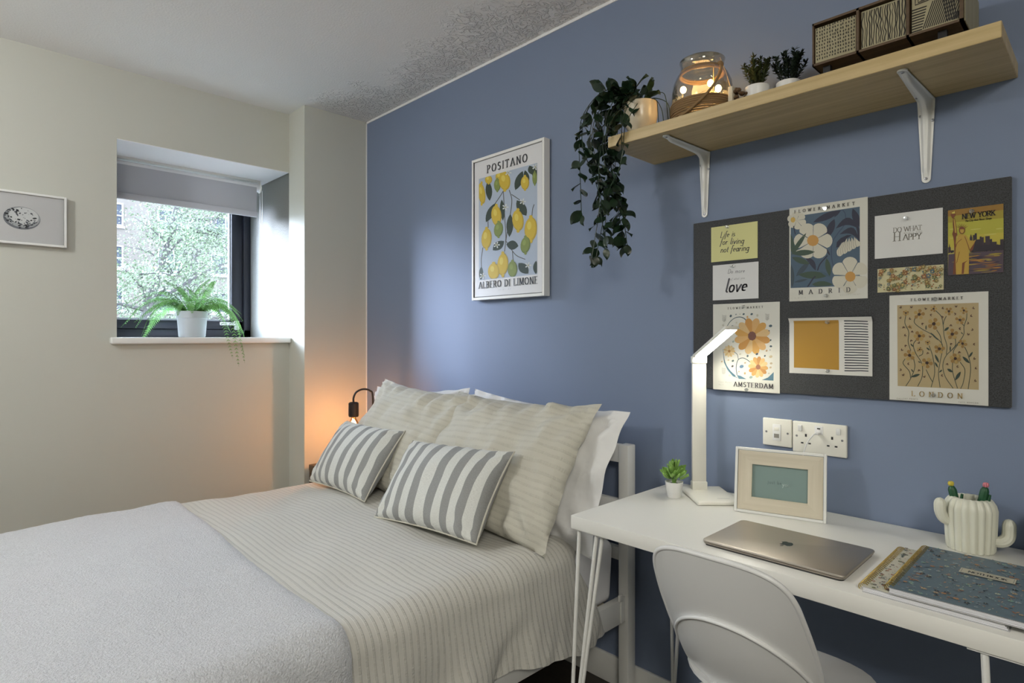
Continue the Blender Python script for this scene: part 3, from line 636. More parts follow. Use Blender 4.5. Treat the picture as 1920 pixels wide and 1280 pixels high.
# ---- nightstand with bulb lamp
ns = thing('nightstand', 'dark nightstand half hidden between the bed and the corner column', 'nightstand', (1.755, 3.14, ZF))
MB().box(-.19, .19, -.18, .18, .62, .655, .004).build('top', M_walnut, ns)
for sx_ in (-1, 1):
    for sy_ in (-1, 1): MB().box(sx_*.17-.018, sx_*.17+.018, sy_*.16-.018, sy_*.16+.018, 0, .62, .002).build('leg', M_walnut, ns)
MB().box(-.165, .165, -.155, .155, .44, .62, .003).build('drawer', M_walnut, ns)
LX, LY = 1.706, 3.05
lp = thing('bulb_lamp', 'black bent arm table lamp with a bare hanging bulb on the nightstand', 'lamp', (LX+.10, LY-.04, ZF+.655))
b = MB(); b.lathe([(0, 0), (.06, 0), (.062, .004), (.06, .012), (.01, .016), (0, .016)], 28); b.build('base', M_black, lp)
b = MB(); b.tube(catmull([(0, 0, .012), (0, 0, .2), (0, 0, .40), (-.015, .006, .437), (-.05, .02, .447), (-.085, .034, .432), (-.10, .04, .40), (-.10, .04, .37)], 6), .0055, 10); b.build('arm', M_black, lp)
b = MB(); b.lathe([(0, .375), (.02, .375), (.028, .37), (.029, .30), (.026, .292), (0, .292)], 24, -.10, .04); b.build('lamp_holder', M_black, lp)
b = MB(); b.lathe([(.013, .292), (.016, .28), (.034, .245), (.046, .20), (.043, .165), (.028, .14), (0, .132)], 24, -.10, .04); b.build('bulb', M_bulbglass, lp)
b = MB(); b.tube([(-.11, .04, .27), (-.112, .04, .19), (-.10, .04, .175), (-.09, .045, .19), (-.092, .04, .27)], .0016, 6); b.build('filament', M_filament, lp)
pl = bpy.data.lights.new('bulb_glow', 'POINT'); pl.energy = 4.6; pl.color = (1, .58, .32); pl.shadow_soft_size = .02
po = bpy.data.objects.new('bulb_glow', pl); C.objects.link(po); po.location = W3(LX, LY, ZF+.655+.225)

# ================================================================= PICTURES
def picture(name, label, loc, rot, w_, h_, d, fw, fm, quad=None, mats=None):
    t = thing(name, label, 'picture', loc); t.rotation_euler = rot
    b = MB()
    for a in ((0, fw, 0, h_), (w_-fw, w_, 0, h_), (fw, w_-fw, 0, fw), (fw, w_-fw, h_-fw, h_)): b.box(a[0], a[1], a[2], a[3], 0, d, .0012, 1)
    b.build('frame', fm, t)
    MB().box(fw-.002, w_-fw+.002, fw-.002, h_-fw+.002, 0, d-.009).build('sheet', mats or mat('print paper', (.68, .68, .66), .5), t)
    return t
# speckled egg print on the window wall
eg = picture('egg_print', 'small white framed print of a black speckled egg on the window wall', (.125, YW, 1.715), FACE_Y, .326, .243, .03, .010, M_white, mats=mat('grey print paper', (.50, .50, .50), .5))
A = Art(.326, .243, lift=.0215); ex, ey, rx, ry = 49, 50, 20.5, 16*1.35
A.ell(ex, ey, rx, ry, '6d7076', 30, 8); A.ell(ex+.8, ey-1.5, rx*.94, ry*.9, '9fa2a4', 30, 8); A.ell(ex+2, ey-4, rx*.80, ry*.76, 'c4c6c6', 30, 8)
rnd = random.Random(12)
for k in range(120):
    a = rnd.uniform(0, 6.28); q = math.sqrt(rnd.random())*.93; x, y = ex+math.cos(a)*q*rx, ey+math.sin(a)*q*ry
    if rnd.random() < .5 and x > ex and y < ey: continue
    r = rnd.uniform(.3, 1.5); A.ell(x, y, r, r*rnd.uniform(.6, 2), rnd.choice(['1d2025', '2c2f36', '50545b']), 7, rnd.uniform(0, 180))
A.build(eg)
# lemon poster
PW, PH = .494, .702
pz = thing('lemon_poster', 'white framed poster of yellow lemons and leaves on the blue wall above the bed', 'picture', (XB, 2.273, 1.469)); pz.rotation_euler = FACE_X
b = MB(); fw = .013
for a in ((0, fw, 0, PH), (PW-fw, PW, 0, PH), (fw, PW-fw, 0, fw), (fw, PW-fw, PH-fw, PH)): b.box(a[0], a[1], a[2], a[3], 0.004, .042, .001, 1)
b.build('frame', M_white, pz)
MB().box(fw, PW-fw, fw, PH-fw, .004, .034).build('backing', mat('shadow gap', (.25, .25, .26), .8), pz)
MB().box(fw+.004, PW-fw-.004, fw+.004, PH-fw-.004, .030, .0375).build('sheet', mat('poster paper', (.70, .70, .72), .5), pz)
A = Art(PW, PH, [(90, 250), (572, 100), (567, 1158), (90, 1180)], .0378)
YL, OL, DG, GL = 'c9ad35', 'b59a2e', '2f3d33', '7c8a45'
A.poly([(133, 372), (521, 272), (519, 1015), (134, 1048)], 'aab6c8'); A.setclip(133, 322, 520, 1030)
A.clip = None
def lemon(x, y, rx, ry, c=YL, rot=0):
    A.ell(x, y, rx, ry, OL if c == YL else '64733a', 18, rot); A.ell(x-rx*.08, y-ry*.05, rx*.86, ry*.9, c, 18, rot); A.ell(x-rx*.25, y-ry*.3, rx*.35, ry*.35, 'd8c558' if c == YL else '8b9a52', 12, rot)
    A.ell(x, y+ry, rx*.28, ry*.18, c, 8); A.ell(x, y-ry*1.02, rx*.3, ry*.16, c, 8)
A.clip = (*A.m((134, 1046)), A.m((520, 300))[0], A.m((134, 374))[1])
for l in ([(295, 455), (300, 540), (305, 640), (312, 760), (303, 860)], [(335, 450), (352, 520), (340, 620), (325, 700), (312, 790)], [(240, 540), (275, 490), (296, 455)], [(350, 480), (400, 515), (430, 540)], [(312, 790), (350, 850), (385, 890), (440, 915)], [(160, 830), (150, 900), (150, 960)], [(355, 860), (360, 925)], [(485, 625), (490, 580), (500, 550)], [(195, 700), (193, 640)]): A.line(l, 5, '4b4a48')
for a in ((195, 385, 205, 520, 44), (245, 535, 180, 662, 50), (285, 512, 293, 655, 34), (385, 520, 448, 625, 60), (342, 610, 335, 765, 46), (425, 325, 375, 452, 50), (440, 320, 460, 408, 36), (470, 290, 495, 352, 46), (225, 850, 300, 790, 55), (315, 812, 395, 825, 62), (395, 938, 460, 1010, 60), (150, 955, 146, 1046, 28), (512, 925, 510, 1015, 40), (500, 380, 515, 300, 40)): A.leaf(*a, DG)
for a in (((152, 470), 24, 70, YL, -8), ((198, 378), 24, 28, YL, 0), ((272, 360), 28, 40, YL, 0), ((256, 415), 22, 42, GL, 0), ((305, 390), 38, 62, YL, -5), ((440, 405), 28, 46, YL, 0), ((505, 375), 16, 44, GL, 0), ((250, 620), 34, 68, YL, -5), ((264, 712), 30, 50, GL, 8), ((393, 655), 38, 70, YL, -6), ((478, 715), 42, 80, YL, 4), ((442, 820), 32, 55, GL, 8), ((185, 772), 34, 68, YL, 4), ((292, 945), 36, 74, YL, 4), ((232, 990), 38, 55, YL, 0), ((356, 978), 32, 54, GL, 0)): lemon(*a[0], a[1], a[2], a[3], a[4])
for x, y in ((425, 530), (310, 565), (252, 815), (460, 955), (160, 1018), (330, 335), (510, 300)): A.flower(x, y, 22, 5, ['cfd2d0'], .45, 'a9a77a', .22)
A.clip = None
A.text('POSITANO', (190, 334), (455, 262), 50, '3c3f46', .17, .05)
A.text('ALBERO DI LIMONE', (135, 1102), (521, 1076), 42, '3c3f46', .17, .05)
A.text('PRINT NO 1', (262, 1117), (365, 1110), 7, '8a8d92', .12, .08, serif=False)
A.build(pz)

# ================================================================= PIN BOARD
bo = MB().box(0, .881, 0, .589, 0, .014, .003, 2).build('pin_board', M_felt); bo.location = (XB-.001, 1.074, 1.105); bo.rotation_euler = FACE_X
tag(bo, 'dark grey felt pin board on the blue wall under the shelf', 'pin board')
BX = XB-.0155
def sheet(name, label, cat, ya, za, yb, zb, col_, rough=.6, curl=0., sk=0., quad=None):
    """a sheet pinned on the board from (ya, za) top left to (yb, zb) bottom right"""
    w_, h_ = ya-yb, za-zb; t = thing(name, label, cat, (BX, ya, zb)); t.rotation_euler = (R(90), 0, R(-90)); t.rotation_euler.rotate_axis('Z', R(sk))
    zz0 = lambda y: curl*max(0, (y/h_-.9)/.1)**1.5
    b = MB(); ys = [k_*h_ for k_ in (0, .25, .5, .75, .9, .915, .93, .945, .96, .975, .9875, 1)]
    zz = lambda y: .0012+(curl*max(0, (y/h_-.9)/.1)**1.5)
    P = [[(w_*i/4, y, zz(y)) for i in range(5)] for y in ys]; b.grid(P); b.grid([[(x, y, z-.0006) for x, y, z in r] for r in P])
    b.build('sheet', mat(name+' paper', col_, rough), t); A_ = Art(w_, h_, quad, .00135); A_.bend = zz0 if curl else None; return t, A_
# yellow note
t, A = sheet('yellow_note', 'pale yellow note with three lines of dark handwriting, top left on the board', 'note', 1.004, 1.670, .840, 1.548, (.62, .60, .27), quad=[(131, 268), (394, 222), (401, 430), (137, 467)])
for s_, a, c in (('Life is', (185, 325), (268, 311)), ('for living', (185, 365), (320, 350)), ('not fearing', (188, 409), (350, 389))): A.text(s_, a, c, 34 if s_[0] == 'L' else 36, '23243a', .10, .05, .22, False)
A.build(t)
t, A = sheet('love_note', 'small white card with the word love in brush script, below the yellow note', 'note', .998, 1.536, .837, 1.414, (.66, .66, .66), quad=[(141, 483), (405, 455), (403, 665), (144, 683)])
A.text('Do more', (228, 528), (325, 520), 24, '55565c', .07, .05, .2, False); A.text('of what you', (243, 566), (325, 556), 12, '8a8a8c', .08, .06, .2, False)
A.text('love', (212, 636), (335, 625), 76, '46454c', .12, .07, .25, False); A.build(t)
# Amsterdam: drawn in its own coordinates
t, A = sheet('amsterdam_print', 'flower print lettered AMSTERDAM with orange daisies, behind the desk lamp', 'print', .997, 1.400, .768, 1.103, (.62, .615, .56), quad=[(15, 85), (885, 22), (918, 1250), (45, 1222)])
A.text('FLOWER MARKET', (212, 146), (668, 112), 26, '4a4643', .2, .08)
TE = '54788a'
A.poly([(160, 690)]+[(190, 850), (240, 960), (310, 1030), (370, 1060), (480, 1072), (395, 1072), (300, 1040), (230, 960), (180, 860)], TE)
A.line([(180, 445), (230, 330), (300, 262), (370, 243), (430, 262), (468, 312)], (6, 13), '3b4f5a'); A.line([(160, 680), (190, 850), (250, 960), (330, 1040)], (4, 22), '46697a')
A.poly([(680, 1077), (760, 1040), (832, 965), (832, 1080)], TE); A.poly([(350, 1020), (400, 1030), (480, 1072), (380, 1072)], TE)
A.line([(355, 1020), (340, 920), (362, 820), (420, 790), (480, 812), (530, 850)], 9, '3b4f5a'); A.line([(310, 715), (350, 745), (366, 810)], 7, '3b4f5a')
CO = ['b8853f', 'c49b62', 'bf9148', 'c7a877']
A.flower(540, 495, 238, 12, CO, .44, '6b4438', 0, 1.04, 14); A.ell(537, 492, 55, 62, '6b4438', 9)
A.flower(628, 905, 130, 12, ['c79a5c', 'b9854a', 'd2ad74', 'd9b883'], .46, '95644a', .24, 1.1, 5); A.flower(245, 705, 78, 11, ['c9ad78', 'd2bb8e'], .42, 'a97a45', .22, 1.05)
rnd = random.Random(3)
for x, y, r, c in ((252, 233, 18, '3f5560'), (320, 210, 10, '6f7d80'), (372, 205, 9, 'b0a996'), (420, 203, 15, '3f5560'), (525, 200, 17, '3f5560'), (600, 215, 18, 'b5b2a2'), (470, 240, 15, 'c49a62'), (775, 350, 22, '3f5560'), (758, 415, 9, '3f5560'), (782, 540, 12, '3f5560'), (787, 622, 17, '3f5560'), (733, 683, 14, 'a98d6b'), (778, 672, 9, '8a9190'), (712, 753, 13, '3f5560'), (608, 732, 17, '2f4254'), (487, 762, 16, '55666a'), (296, 833, 17, '55666a'), (238, 825, 13, 'b5a58a'), (293, 905, 16, '4a4a48'), (412, 905, 28, '5f7d95'), (457, 855, 14, 'a8957a'), (458, 995, 16, 'b09468'), (538, 1045, 22, '8fa29c'), (275, 373, 18, '55666a'), (330, 320, 14, 'bfbba8'), (155, 360, 14, 'b5b2a2'), (133, 445, 18, '9a9c94'), (152, 848, 12, 'b09a7a'), (790, 760, 22, 'b9a98a'), (797, 850, 18, 'b5a58a'), (790, 905, 16, 'b5a58a'), (770, 985, 12, 'b5b2a2'), (380, 975, 10, 'b09468'), (390, 740, 14, 'b5b2a2'), (295, 575, 16, '9aa39c'), (262, 1030, 18, 'c2bfae')): A.ell(x, y, r*.8, r*1.05, c, 9, rnd.uniform(0, 90))
for bx, by, sg in ((165, 310, 1), (730, 275, 1), (180, 1015, 1)):
    for k in range(5):
        A.line([(bx, by-k*18), (bx-22-k, by-18-k*17)], 3, '3a3733', False); A.line([(bx, by-k*18), (bx+24+k, by-22-k*15)], 3, '3a3733', False)
A.text('AMSTERDAM', (320, 1173), (832, 1190), 62, '38353a', .17, .05); A.text('Flower Market', (115, 1126), (285, 1132), 16, 'a5a296', .1, .08, 0, False); A.text('No.1', (122, 1162), (178, 1165), 16, 'a5a296', .1, .08, 0, False)
A.build(t)
# Madrid
t, A = sheet('madrid_print', 'flower print lettered MADRID with white flowers on teal, top middle of the board', 'print', .738, 1.696, .516, 1.399, (.60, .59, .53), quad=[(-6, 188), (877, 52), (887, 1275), (7, 1312)])
TB, NV, GN, CR = '43586b', '24263a', '36493a', 'c4c0b0'
A.poly([(12, 292), (788, 172), (798, 1122), (20, 1150)], TB); A.clip = (*A.m((20, 1148)), A.m((788, 172))[0], A.m((12, 292))[1])
A.line([(570, 215), (600, 215), (630, 280), (610, 400), (540, 500), (480, 620), (480, 800), (515, 950)], 12, '35455c'); A.line([(430, 760), (350, 860), (320, 940)], 14, NV)
for a in ((265, 358, 575, 215, 80), (418, 550, 505, 320, 85), (520, 435, 790, 440, -90, -90), (565, 505, 780, 570, -80, -80), (710, 195, 785, 420, 80), (500, 300, 575, 215, 20), (775, 640, 740, 380, 40, 30), (410, 670, 460, 760, 22), (175, 770, 300, 940, -60, -22)): A.leaf(a[0], a[1], a[2], a[3], abs(a[4]), NV, a[5] if len(a) > 5 else 0)
for a in ((25, 750, 190, 485, 60, GN), (10, 500, 40, 740, 60, GN), (80, 1010, 230, 830, 60, '35434d'), (105, 990, 440, 1000, 90, GN), (30, 780, 230, 860, -70, GN), (420, 790, 460, 1010, 60, GN), (260, 1105, 490, 1110, -80, GN), (60, 1080, 210, 1045, 30, '35434d'), (40, 1140, 20, 860, 60, '35434d'), (350, 950, 470, 1020, 30, '3c5262')): A.leaf(a[0], a[1], a[2], a[3], abs(a[4]), a[5])
A.line([(210, 1140), (270, 1040), (300, 1010)], 16, NV)
A.flower(268, 582, 218, 6, [CR], .80, 'b98a45', 0, 1.06, 60); A.ell(150, 720, 80, 40, CR)
A.leaf(25, 735, 290, 715, 70, GN); A.leaf(25, 745, 190, 485, 50, GN)
for a in range(6): A.line([(268, 582), (268+140*math.cos(a*1.047+.5), 582+140*math.sin(a*1.047+.5))], 3, '8f8c82', False)
A.ell(265, 578, 66, 68, 'b98a45', 12)
A.clip = None
A.flower(80, 335, 110, 6, [CR], .78, 'c09a45', 0, 1., 20); A.ell(37, 327, 27, 33, 'bd9c4c', 10); A.line([(45, 400), (65, 500)], 10, NV)
A.flower(685, 1000, 212, 6, [CR], .80, 'b98a45', 0, 1.05, 30)
for a in range(6): A.line([(688, 1010), (688+130*math.cos(a*1.047), 1010+130*math.sin(a*1.047))], 3, '8f8c82', False)
A.ell(690, 1015, 58, 62, 'b98a45', 12)
for k in range(5):
    a = k/4; A.leafround(620+a*110, 560-a*20, 560+a*215, 770-a*115, 85, CR)
for k in range(9): a = k/8; A.line([(590+a*150, 610-a*65), (555+a*190, 700-a*80), (560+a*200, 770-a*110)], 3, '5b5c58')
A.poly([(530, 665), (535, 600), (580, 550), (650, 515), (705, 515), (640, 560), (630, 590), (580, 615), (560, 660)], NV)
A.text('FLOWER MARKET', (55, 248), (730, 152), 36, '4c4a48', .2, .07); A.text('MADRID', (115, 1230), (690, 1198), 52, '45454a', .17, .05)
A.text('FLOWER', (-2, 1280), (190, 1272), 12, 'a19e92', .12, .08, 0, False); A.text('GALLERY PRINT', (580, 1243), (800, 1232), 12, 'a19e92', .12, .08, 0, False)
A.build(t)
# ochre square and stripes
t, A = sheet('ochre_print', 'glossy white print with an ochre rectangle and black stripes, curling at its top edge', 'print', .738, 1.345, .504, 1.171, (.64, .63, .60), .2, .010, quad=[(580, 783), (1054, 775), (1052, 1116), (580, 1092)])
A.z0 = .0014; A.poly([(606, 818), (862, 815), (862, 1078), (760, 1070), (606, 1062)], 'a9802f'); [A.poly([(606, 797+q*4.2), (862, 794+q*4.2), (862, 798.2+q*4.2), (606, 801.2+q*4.2)]) for q in range(5)]; A.mats[-1].node_tree.nodes['Principled BSDF'].inputs['Roughness'].default_value = .3
for k in range(20):
    y = 803+k*14.9; A.line([(893+random.uniform(-2, 3), y-4), (940, y-3+random.uniform(-1, 1)), (985, y-2+random.uniform(-1, 1)), (1031+random.uniform(-3, 2), y)], (6, 5.2), '1e2032')
A.build(t)
# do what makes you happy
t, A = sheet('happy_card', 'blank white card lettered DO WHAT MAKES YOU HAPPY, top right of the board', 'card', .498, 1.636, .336, 1.512, (.66, .66, .65), quad=[(112, 240), (467, 192), (469, 430), (115, 461)])
A.text('DO WHAT', (210, 324), (358, 308), 24, '85827a', .13, .05); A.text('MAKES YOU', (265, 331), (360, 321), 8, 'a8a49a', .12, .08, 0, False); A.text('H', (212, 369), (247, 366), 45, '7b786f', .12, .05); A.text('APPY', (262, 363), (356, 355), 30, '7b786f', .14, .05)
A.build(t)
# floral strip
t, A = sheet('floral_strip', 'narrow strip of beige paper printed with small orange flowers, below the blank card', 'print', .491, 1.482, .334, 1.414, (.55, .50, .30), sk=0, quad=[(0, 0), (100, 0), (100, 42), (0, 42)])
rnd = random.Random(21)
for k in range(210):
    x, y = rnd.uniform(2, 98), rnd.uniform(2, 40); c = rnd.choice(['7d6a3c', 'a06a3c', '8a5a3a', '5d6a48', '93804a', '4b6470'])
    if k % 3: A.ell(x, y, rnd.uniform(.7, 1.5), rnd.uniform(.7, 1.5), c, 6)
    else: A.flower(x, y, rnd.uniform(2.2, 4.2), 5, [c], .8, 'c8b070', .3)
A.build(t)
# New York
t, A = sheet('new_york_card', 'yellow postcard lettered NEW YORK with a statue holding a torch and a skyline', 'card', .3245, 1.626, .209, 1.451, (.42, .36, .09), .3, quad=[(158, 205), (1055, 100), (1028, 1195), (135, 1235)])
A.poly([(158, 205), (1055, 100), (1050, 330), (156, 420)], '8f6a25'); A.poly([(156, 300), (1052, 200), (1048, 480), (154, 560)], '988a2c'); A.poly([(156, 400), (1052, 330), (1045, 690), (152, 740)], 'a9a437'); A.poly([(152, 620), (1046, 560), (1042, 760), (150, 800)], 'b5a83c')
for p in ((600, 505, 90), (830, 590, 110), (230, 500, 60), (980, 500, 60), (260, 640, 80)): A.ell(p[0], p[1], p[2], 9, 'b9b55a', 10, -5)
A.poly([(150, 900), (1040, 835), (1028, 1195), (135, 1235)], '4a3c48')
rnd = random.Random(8)
for k in range(56):
    x, y = rnd.uniform(250, 950), rnd.uniform(880, 1190); l = rnd.uniform(40, 180); A.leaf(max(145, x-l), y+l*.06, min(1024, x+l), y-l*.06, rnd.uniform(8, 24), rnd.choice(['96842f', 'a3702c', '2c2238', '8c7a30', '35293f', 'a08c38', '8a5a2a']))
for x0_, x1_, y_ in ((150, 190, 790), (190, 240, 840), (498, 540, 640), (552, 580, 600), (580, 613, 573), (600, 660, 670), (660, 690, 625), (690, 725, 635), (725, 760, 720), (750, 822, 620), (822, 858, 668), (858, 932, 712), (930, 955, 755), (955, 990, 770), (990, 1044, 672), (520, 1044, 760)): A.poly([(x0_, y_), (x1_, y_-4), (x1_, 870-(x1_-150)*.04), (x0_, 885-(x0_-150)*.04)], rnd.choice(['2b2028', '35272f', '241c26']))
A.poly([(162, 790), (172, 725), (180, 790)], '2b2028'); A.poly([(500, 640), (518, 583), (538, 640)], '2b2028')
SB, SD = 'b0903a', '6e3a1c'
A.poly([(225, 560), (290, 560), (270, 720), (300, 900), (260, 1215), (215, 1220), (250, 900), (245, 700)], SD); A.poly([(240, 330), (265, 330), (285, 430), (300, 600), (240, 640), (218, 580), (240, 520), (232, 420)], SD); A.poly([(248, 340), (262, 340), (278, 440), (288, 560), (262, 560)], SB)
A.poly([(300, 620), (330, 580), (400, 585), (440, 600), (490, 680), (560, 690), (600, 670), (560, 760), (520, 850), (480, 830), (480, 1000), (470, 1215), (265, 1222), (262, 900), (275, 740)], SB); A.poly([(560, 740), (590, 690), (545, 830), (500, 870), (495, 830)], SD); A.poly([(370, 1040), (460, 1000), (410, 1040), (390, 1210), (355, 1212)], SD); A.line([(420, 620), (470, 760), (490, 830)], 10, SD); A.line([(330, 860), (290, 1000), (275, 1040)], 9, SD); A.line([(370, 660), (300, 720), (270, 790)], 8, SD)
A.ell(377, 520, 50, 60, SD, 14); A.ell(378, 522, 33, 46, SB, 12); A.poly([(330, 490), (380, 462), (428, 490), (415, 505), (340, 505)], SD)
for k in range(7):
    a = R(-20-k*23.3); A.line([(378+45*math.cos(a), 490+30*math.sin(a)), (378+100*math.cos(a), 485+72*math.sin(a))], (8, 2), SD, False)
A.poly([(203, 262), (280, 255), (272, 290), (245, 330), (225, 328), (208, 292)], SD); A.poly([(222, 255), (228, 225), (240, 240), (262, 212), (272, 252)], 'd8c860')
A.text('NEW YORK', (385, 343), (918, 284), 78, '241a18', .17, .06); A.text('The City that Never Sleeps', (430, 388), (860, 345), 30, '241a18', .14, .1, .15, False)
A.build(t)
# London
t, A = sheet('london_print', 'flower print lettered LONDON with orange blossoms on winding stems, low right on the board', 'print', .461, 1.404, .239, 1.107, (.60, .59, .54), quad=[(40, 82), (1070, 28), (1085, 1225), (50, 1168)])
A.poly([(122, 182), (970, 148), (983, 1057), (135, 1025)], 'a89670'); ST = '2d3c34'
for l in ([(212, 290), (205, 370), (245, 460), (240, 560), (268, 655)], [(310, 310), (305, 365), (380, 425), (480, 480), (570, 550), (600, 620), (570, 800), (560, 900), (578, 1035)], [(525, 235), (585, 300), (605, 400), (615, 500), (645, 600), (640, 690)], [(635, 290), (612, 340), (605, 380)], [(535, 435), (575, 500), (592, 590)], [(850, 260), (845, 320), (820, 400), (815, 490), (720, 620), (640, 700), (605, 800), (630, 920), (715, 1045)], [(790, 360), (822, 390)], [(730, 510), (735, 590), (690, 650)], [(340, 525), (295, 590), (320, 680), (385, 790), (390, 920), (345, 1027)], [(395, 650), (390, 690), (352, 712)], [(460, 600), (500, 720), (520, 880), (485, 1035)], [(210, 740), (190, 790), (255, 870), (270, 940)], [(300, 740), (312, 830), (270, 945), (220, 1025)], [(430, 850), (470, 930), (500, 980)], [(780, 560), (720, 640), (712, 690)], [(830, 610), (870, 700), (895, 840), (872, 1050)], [(705, 770), (710, 880), (760, 1043)], [(785, 770), (835, 850), (820, 980), (793, 1047)]): A.line(l, 7, ST)
for a in ((425, 440, 425, 385, 14), (615, 445, 665, 405, 26), (470, 460, 555, 545, 16), (520, 690, 565, 780, 24), (520, 770, 555, 830, 18), (565, 880, 600, 850, 16), (680, 660, 680, 600, 14), (875, 720, 915, 660, 22), (808, 710, 885, 780, 30), (650, 840, 708, 875, 28), (735, 960, 792, 868, 34), (275, 930, 368, 900, 28), (265, 580, 295, 615, 14), (275, 845, 298, 880, 12), (430, 620, 470, 650, 16), (345, 765, 375, 780, 12), (790, 455, 812, 480, 10)): A.leaf(*a, ST)
for x, y, r in ((213, 262, 34), (352, 275, 60), (502, 215, 38), (662, 240, 46), (818, 230, 42), (778, 330, 52), (506, 372, 68), (258, 408, 24), (357, 500, 60), (700, 478, 62), (445, 568, 30), (362, 642, 30), (568, 632, 58), (808, 575, 50), (258, 703, 62), (735, 732, 60), (440, 780, 62)):
    A.flower(x, y, r, 5+(x % 2), ['8f6f3a', 'a58a50'], .66, '33211a', .28, .92, x)
rnd = random.Random(5)
for x, y in ((168, 212), (272, 212), (418, 226), (588, 212), (738, 200), (908, 210), (465, 278), (740, 265), (885, 290), (165, 322), (248, 328), (380, 365), (608, 298), (685, 375), (875, 365), (920, 435), (768, 418), (190, 400), (285, 445), (200, 500), (470, 518), (268, 540), (865, 488), (208, 595), (362, 578), (682, 572), (918, 580), (170, 655), (445, 668), (775, 655), (235, 793), (928, 738), (655, 780), (748, 818), (178, 858), (200, 918), (355, 848), (940, 835), (420, 935), (588, 912), (938, 968)):
    a = rnd.uniform(0, 360)
    for d in (-28, 28): A.leaf(x, y, x+26*math.cos(R(a+d)), y+26*math.sin(R(a+d)), 9, '4d3028')
A.text('FLOWER MARKET', (268, 138), (806, 112), 26, '4a4540', .2, .08); A.text('LONDON', (285, 1128), (815, 1150), 52, 'a38a55', .15, .05)
A.text('GALLERY PRINTS', (130, 1163), (350, 1168), 14, '8d887c', .14, .08, 0, False); A.text('TATE MODERN', (775, 1194), (980, 1202), 14, '8d887c', .14, .08, 0, False)
A.build(t)
# clear push pins
pins = [('above the first line of the yellow note', .942, 1.664), ('at the top of the white love card', .924, 1.528), ('in the middle of the AMSTERDAM print heading', .885, 1.388), ('below the AMSTERDAM lettering', .876, 1.109), ('in the heading of the MADRID print', .632, 1.679), ('below the MADRID lettering', .628, 1.412), ('on the curled top of the ochre print', .624, 1.331), ('on the bottom edge of the ochre print', .624, 1.182), ('at the top of the blank white card', .418, 1.618), ('on the top edge of the floral strip', .416, 1.476), ('at the top of the yellow postcard', .273, 1.616), ('in the heading of the LONDON print', .353, 1.389), ('in the LONDON lettering', .357, 1.127)]
pin_me = None
for txt, y, z in pins:
    if pin_me is None:
        b = MB(); b.lathe([(0, .002), (.0055, .002), (.0058, .0035), (.003, .0055), (.0026, .010), (.0042, .012), (.0046, .0142), (0, .0146)], 12); pin_me = b.build('push_pin', M_pin); o = pin_me
    else: o = link('push_pin', pin_me.data)
    o.location = (BX, y, z); o.rotation_euler = (R(90), 0, R(-90+random.uniform(-8, 8))); tag(o, 'clear push pin '+txt, 'push pin', 'clear push pins on the felt board')

# ================================================================= SHELF
sh = MB().box(1.676, XB, .182, 1.245, 1.944, 1.981, .0015, 1).build('wall_shelf', M_oak); tag(sh, 'light oak wall shelf above the pin board', 'shelf')
def bracket(y, label):
    t = thing('shelf_bracket', label, 'bracket', (XB, y, 1.944), group='white shelf brackets')
    # pressed L bracket: flanges follow the corner, the raised web cuts across it
    b = MB(); T_ = .004
    def lpath(q, fil, off):
        """point on the L at q in -1 (arm tip) .. 0 (corner) .. 1 (lower tip), corner rounded by fil"""
        d = abs(q); ln = .262 if q < 0 else .222; s_ = d*ln
        if s_ >= fil: return Vector((-s_, 0, -off)) if q < 0 else Vector((-off, 0, -s_))
        a = (math.pi/4)*(1-s_/fil); a = a if q < 0 else math.pi/2-a
        return Vector((-fil-off*0+fil*math.sin(a), 0, -fil+fil*math.cos(a)))-Vector((math.sin(a), 0, math.cos(a)))*off
    rows = []
    for i in range(49):
        q = -1+2*i/48; q = math.copysign(abs(q)**1.15, q); wd = (.042-.021*abs(q))/2; fa, ce = lpath(q, .010, T_), lpath(q, .062, T_+.011*min(1, (1-abs(q))*7)**.5); row = []
        for j in range(17):
            a = -1+2*j/16; k = 1-min(1, max(0, abs(a)-.30)/.38)**1.3 if abs(a) < .68 else 0
            k *= min(1, (1-abs(q))*12); row.append(fa.lerp(ce, k)+Vector((0, a*wd, 0)))
        rows.append(row)
    b.grid(rows); b.grid([[v+Vector((.002, 0, .002)) for v in r] for r in rows])
    b.prism([(.0115*math.cos(a), .0115*math.sin(a)) for a in [k*math.pi/7 for k in range(14)]], Matrix.Translation((-.260, 0, -.0045)), .004)
    b.prism([(.0105*math.cos(a), .0105*math.sin(a)) for a in [k*math.pi/7 for k in range(14)]], Matrix.Translation((-.0045, 0, -.221)) @ Matrix.Rotation(R(90), 4, 'Y'), .004)
    b.build('angle_plate', M_white, t, ang=50)
    for p, d in (((-.258, 0, -.0045), 'z'), ((-.045, .013, -.0045), 'z'), ((-.0045, .013, -.045), 'x'), ((-.0045, -.015, -.062), 'x'), ((-.0045, 0, -.220), 'x')):
        s = MB(); s.lathe([(0, 0), (.0042, 0), (.0036, -.0022), (0, -.003)], 10)
        o = s.build('screw', M_screw, t); o.location = p
        if d == 'x': o.rotation_euler = (0, R(90), 0)
bracket(1.036, 'white metal shelf bracket nearer the trailing plant'); bracket(.376, 'white metal shelf bracket under the drawer unit')
ZS = 1.981
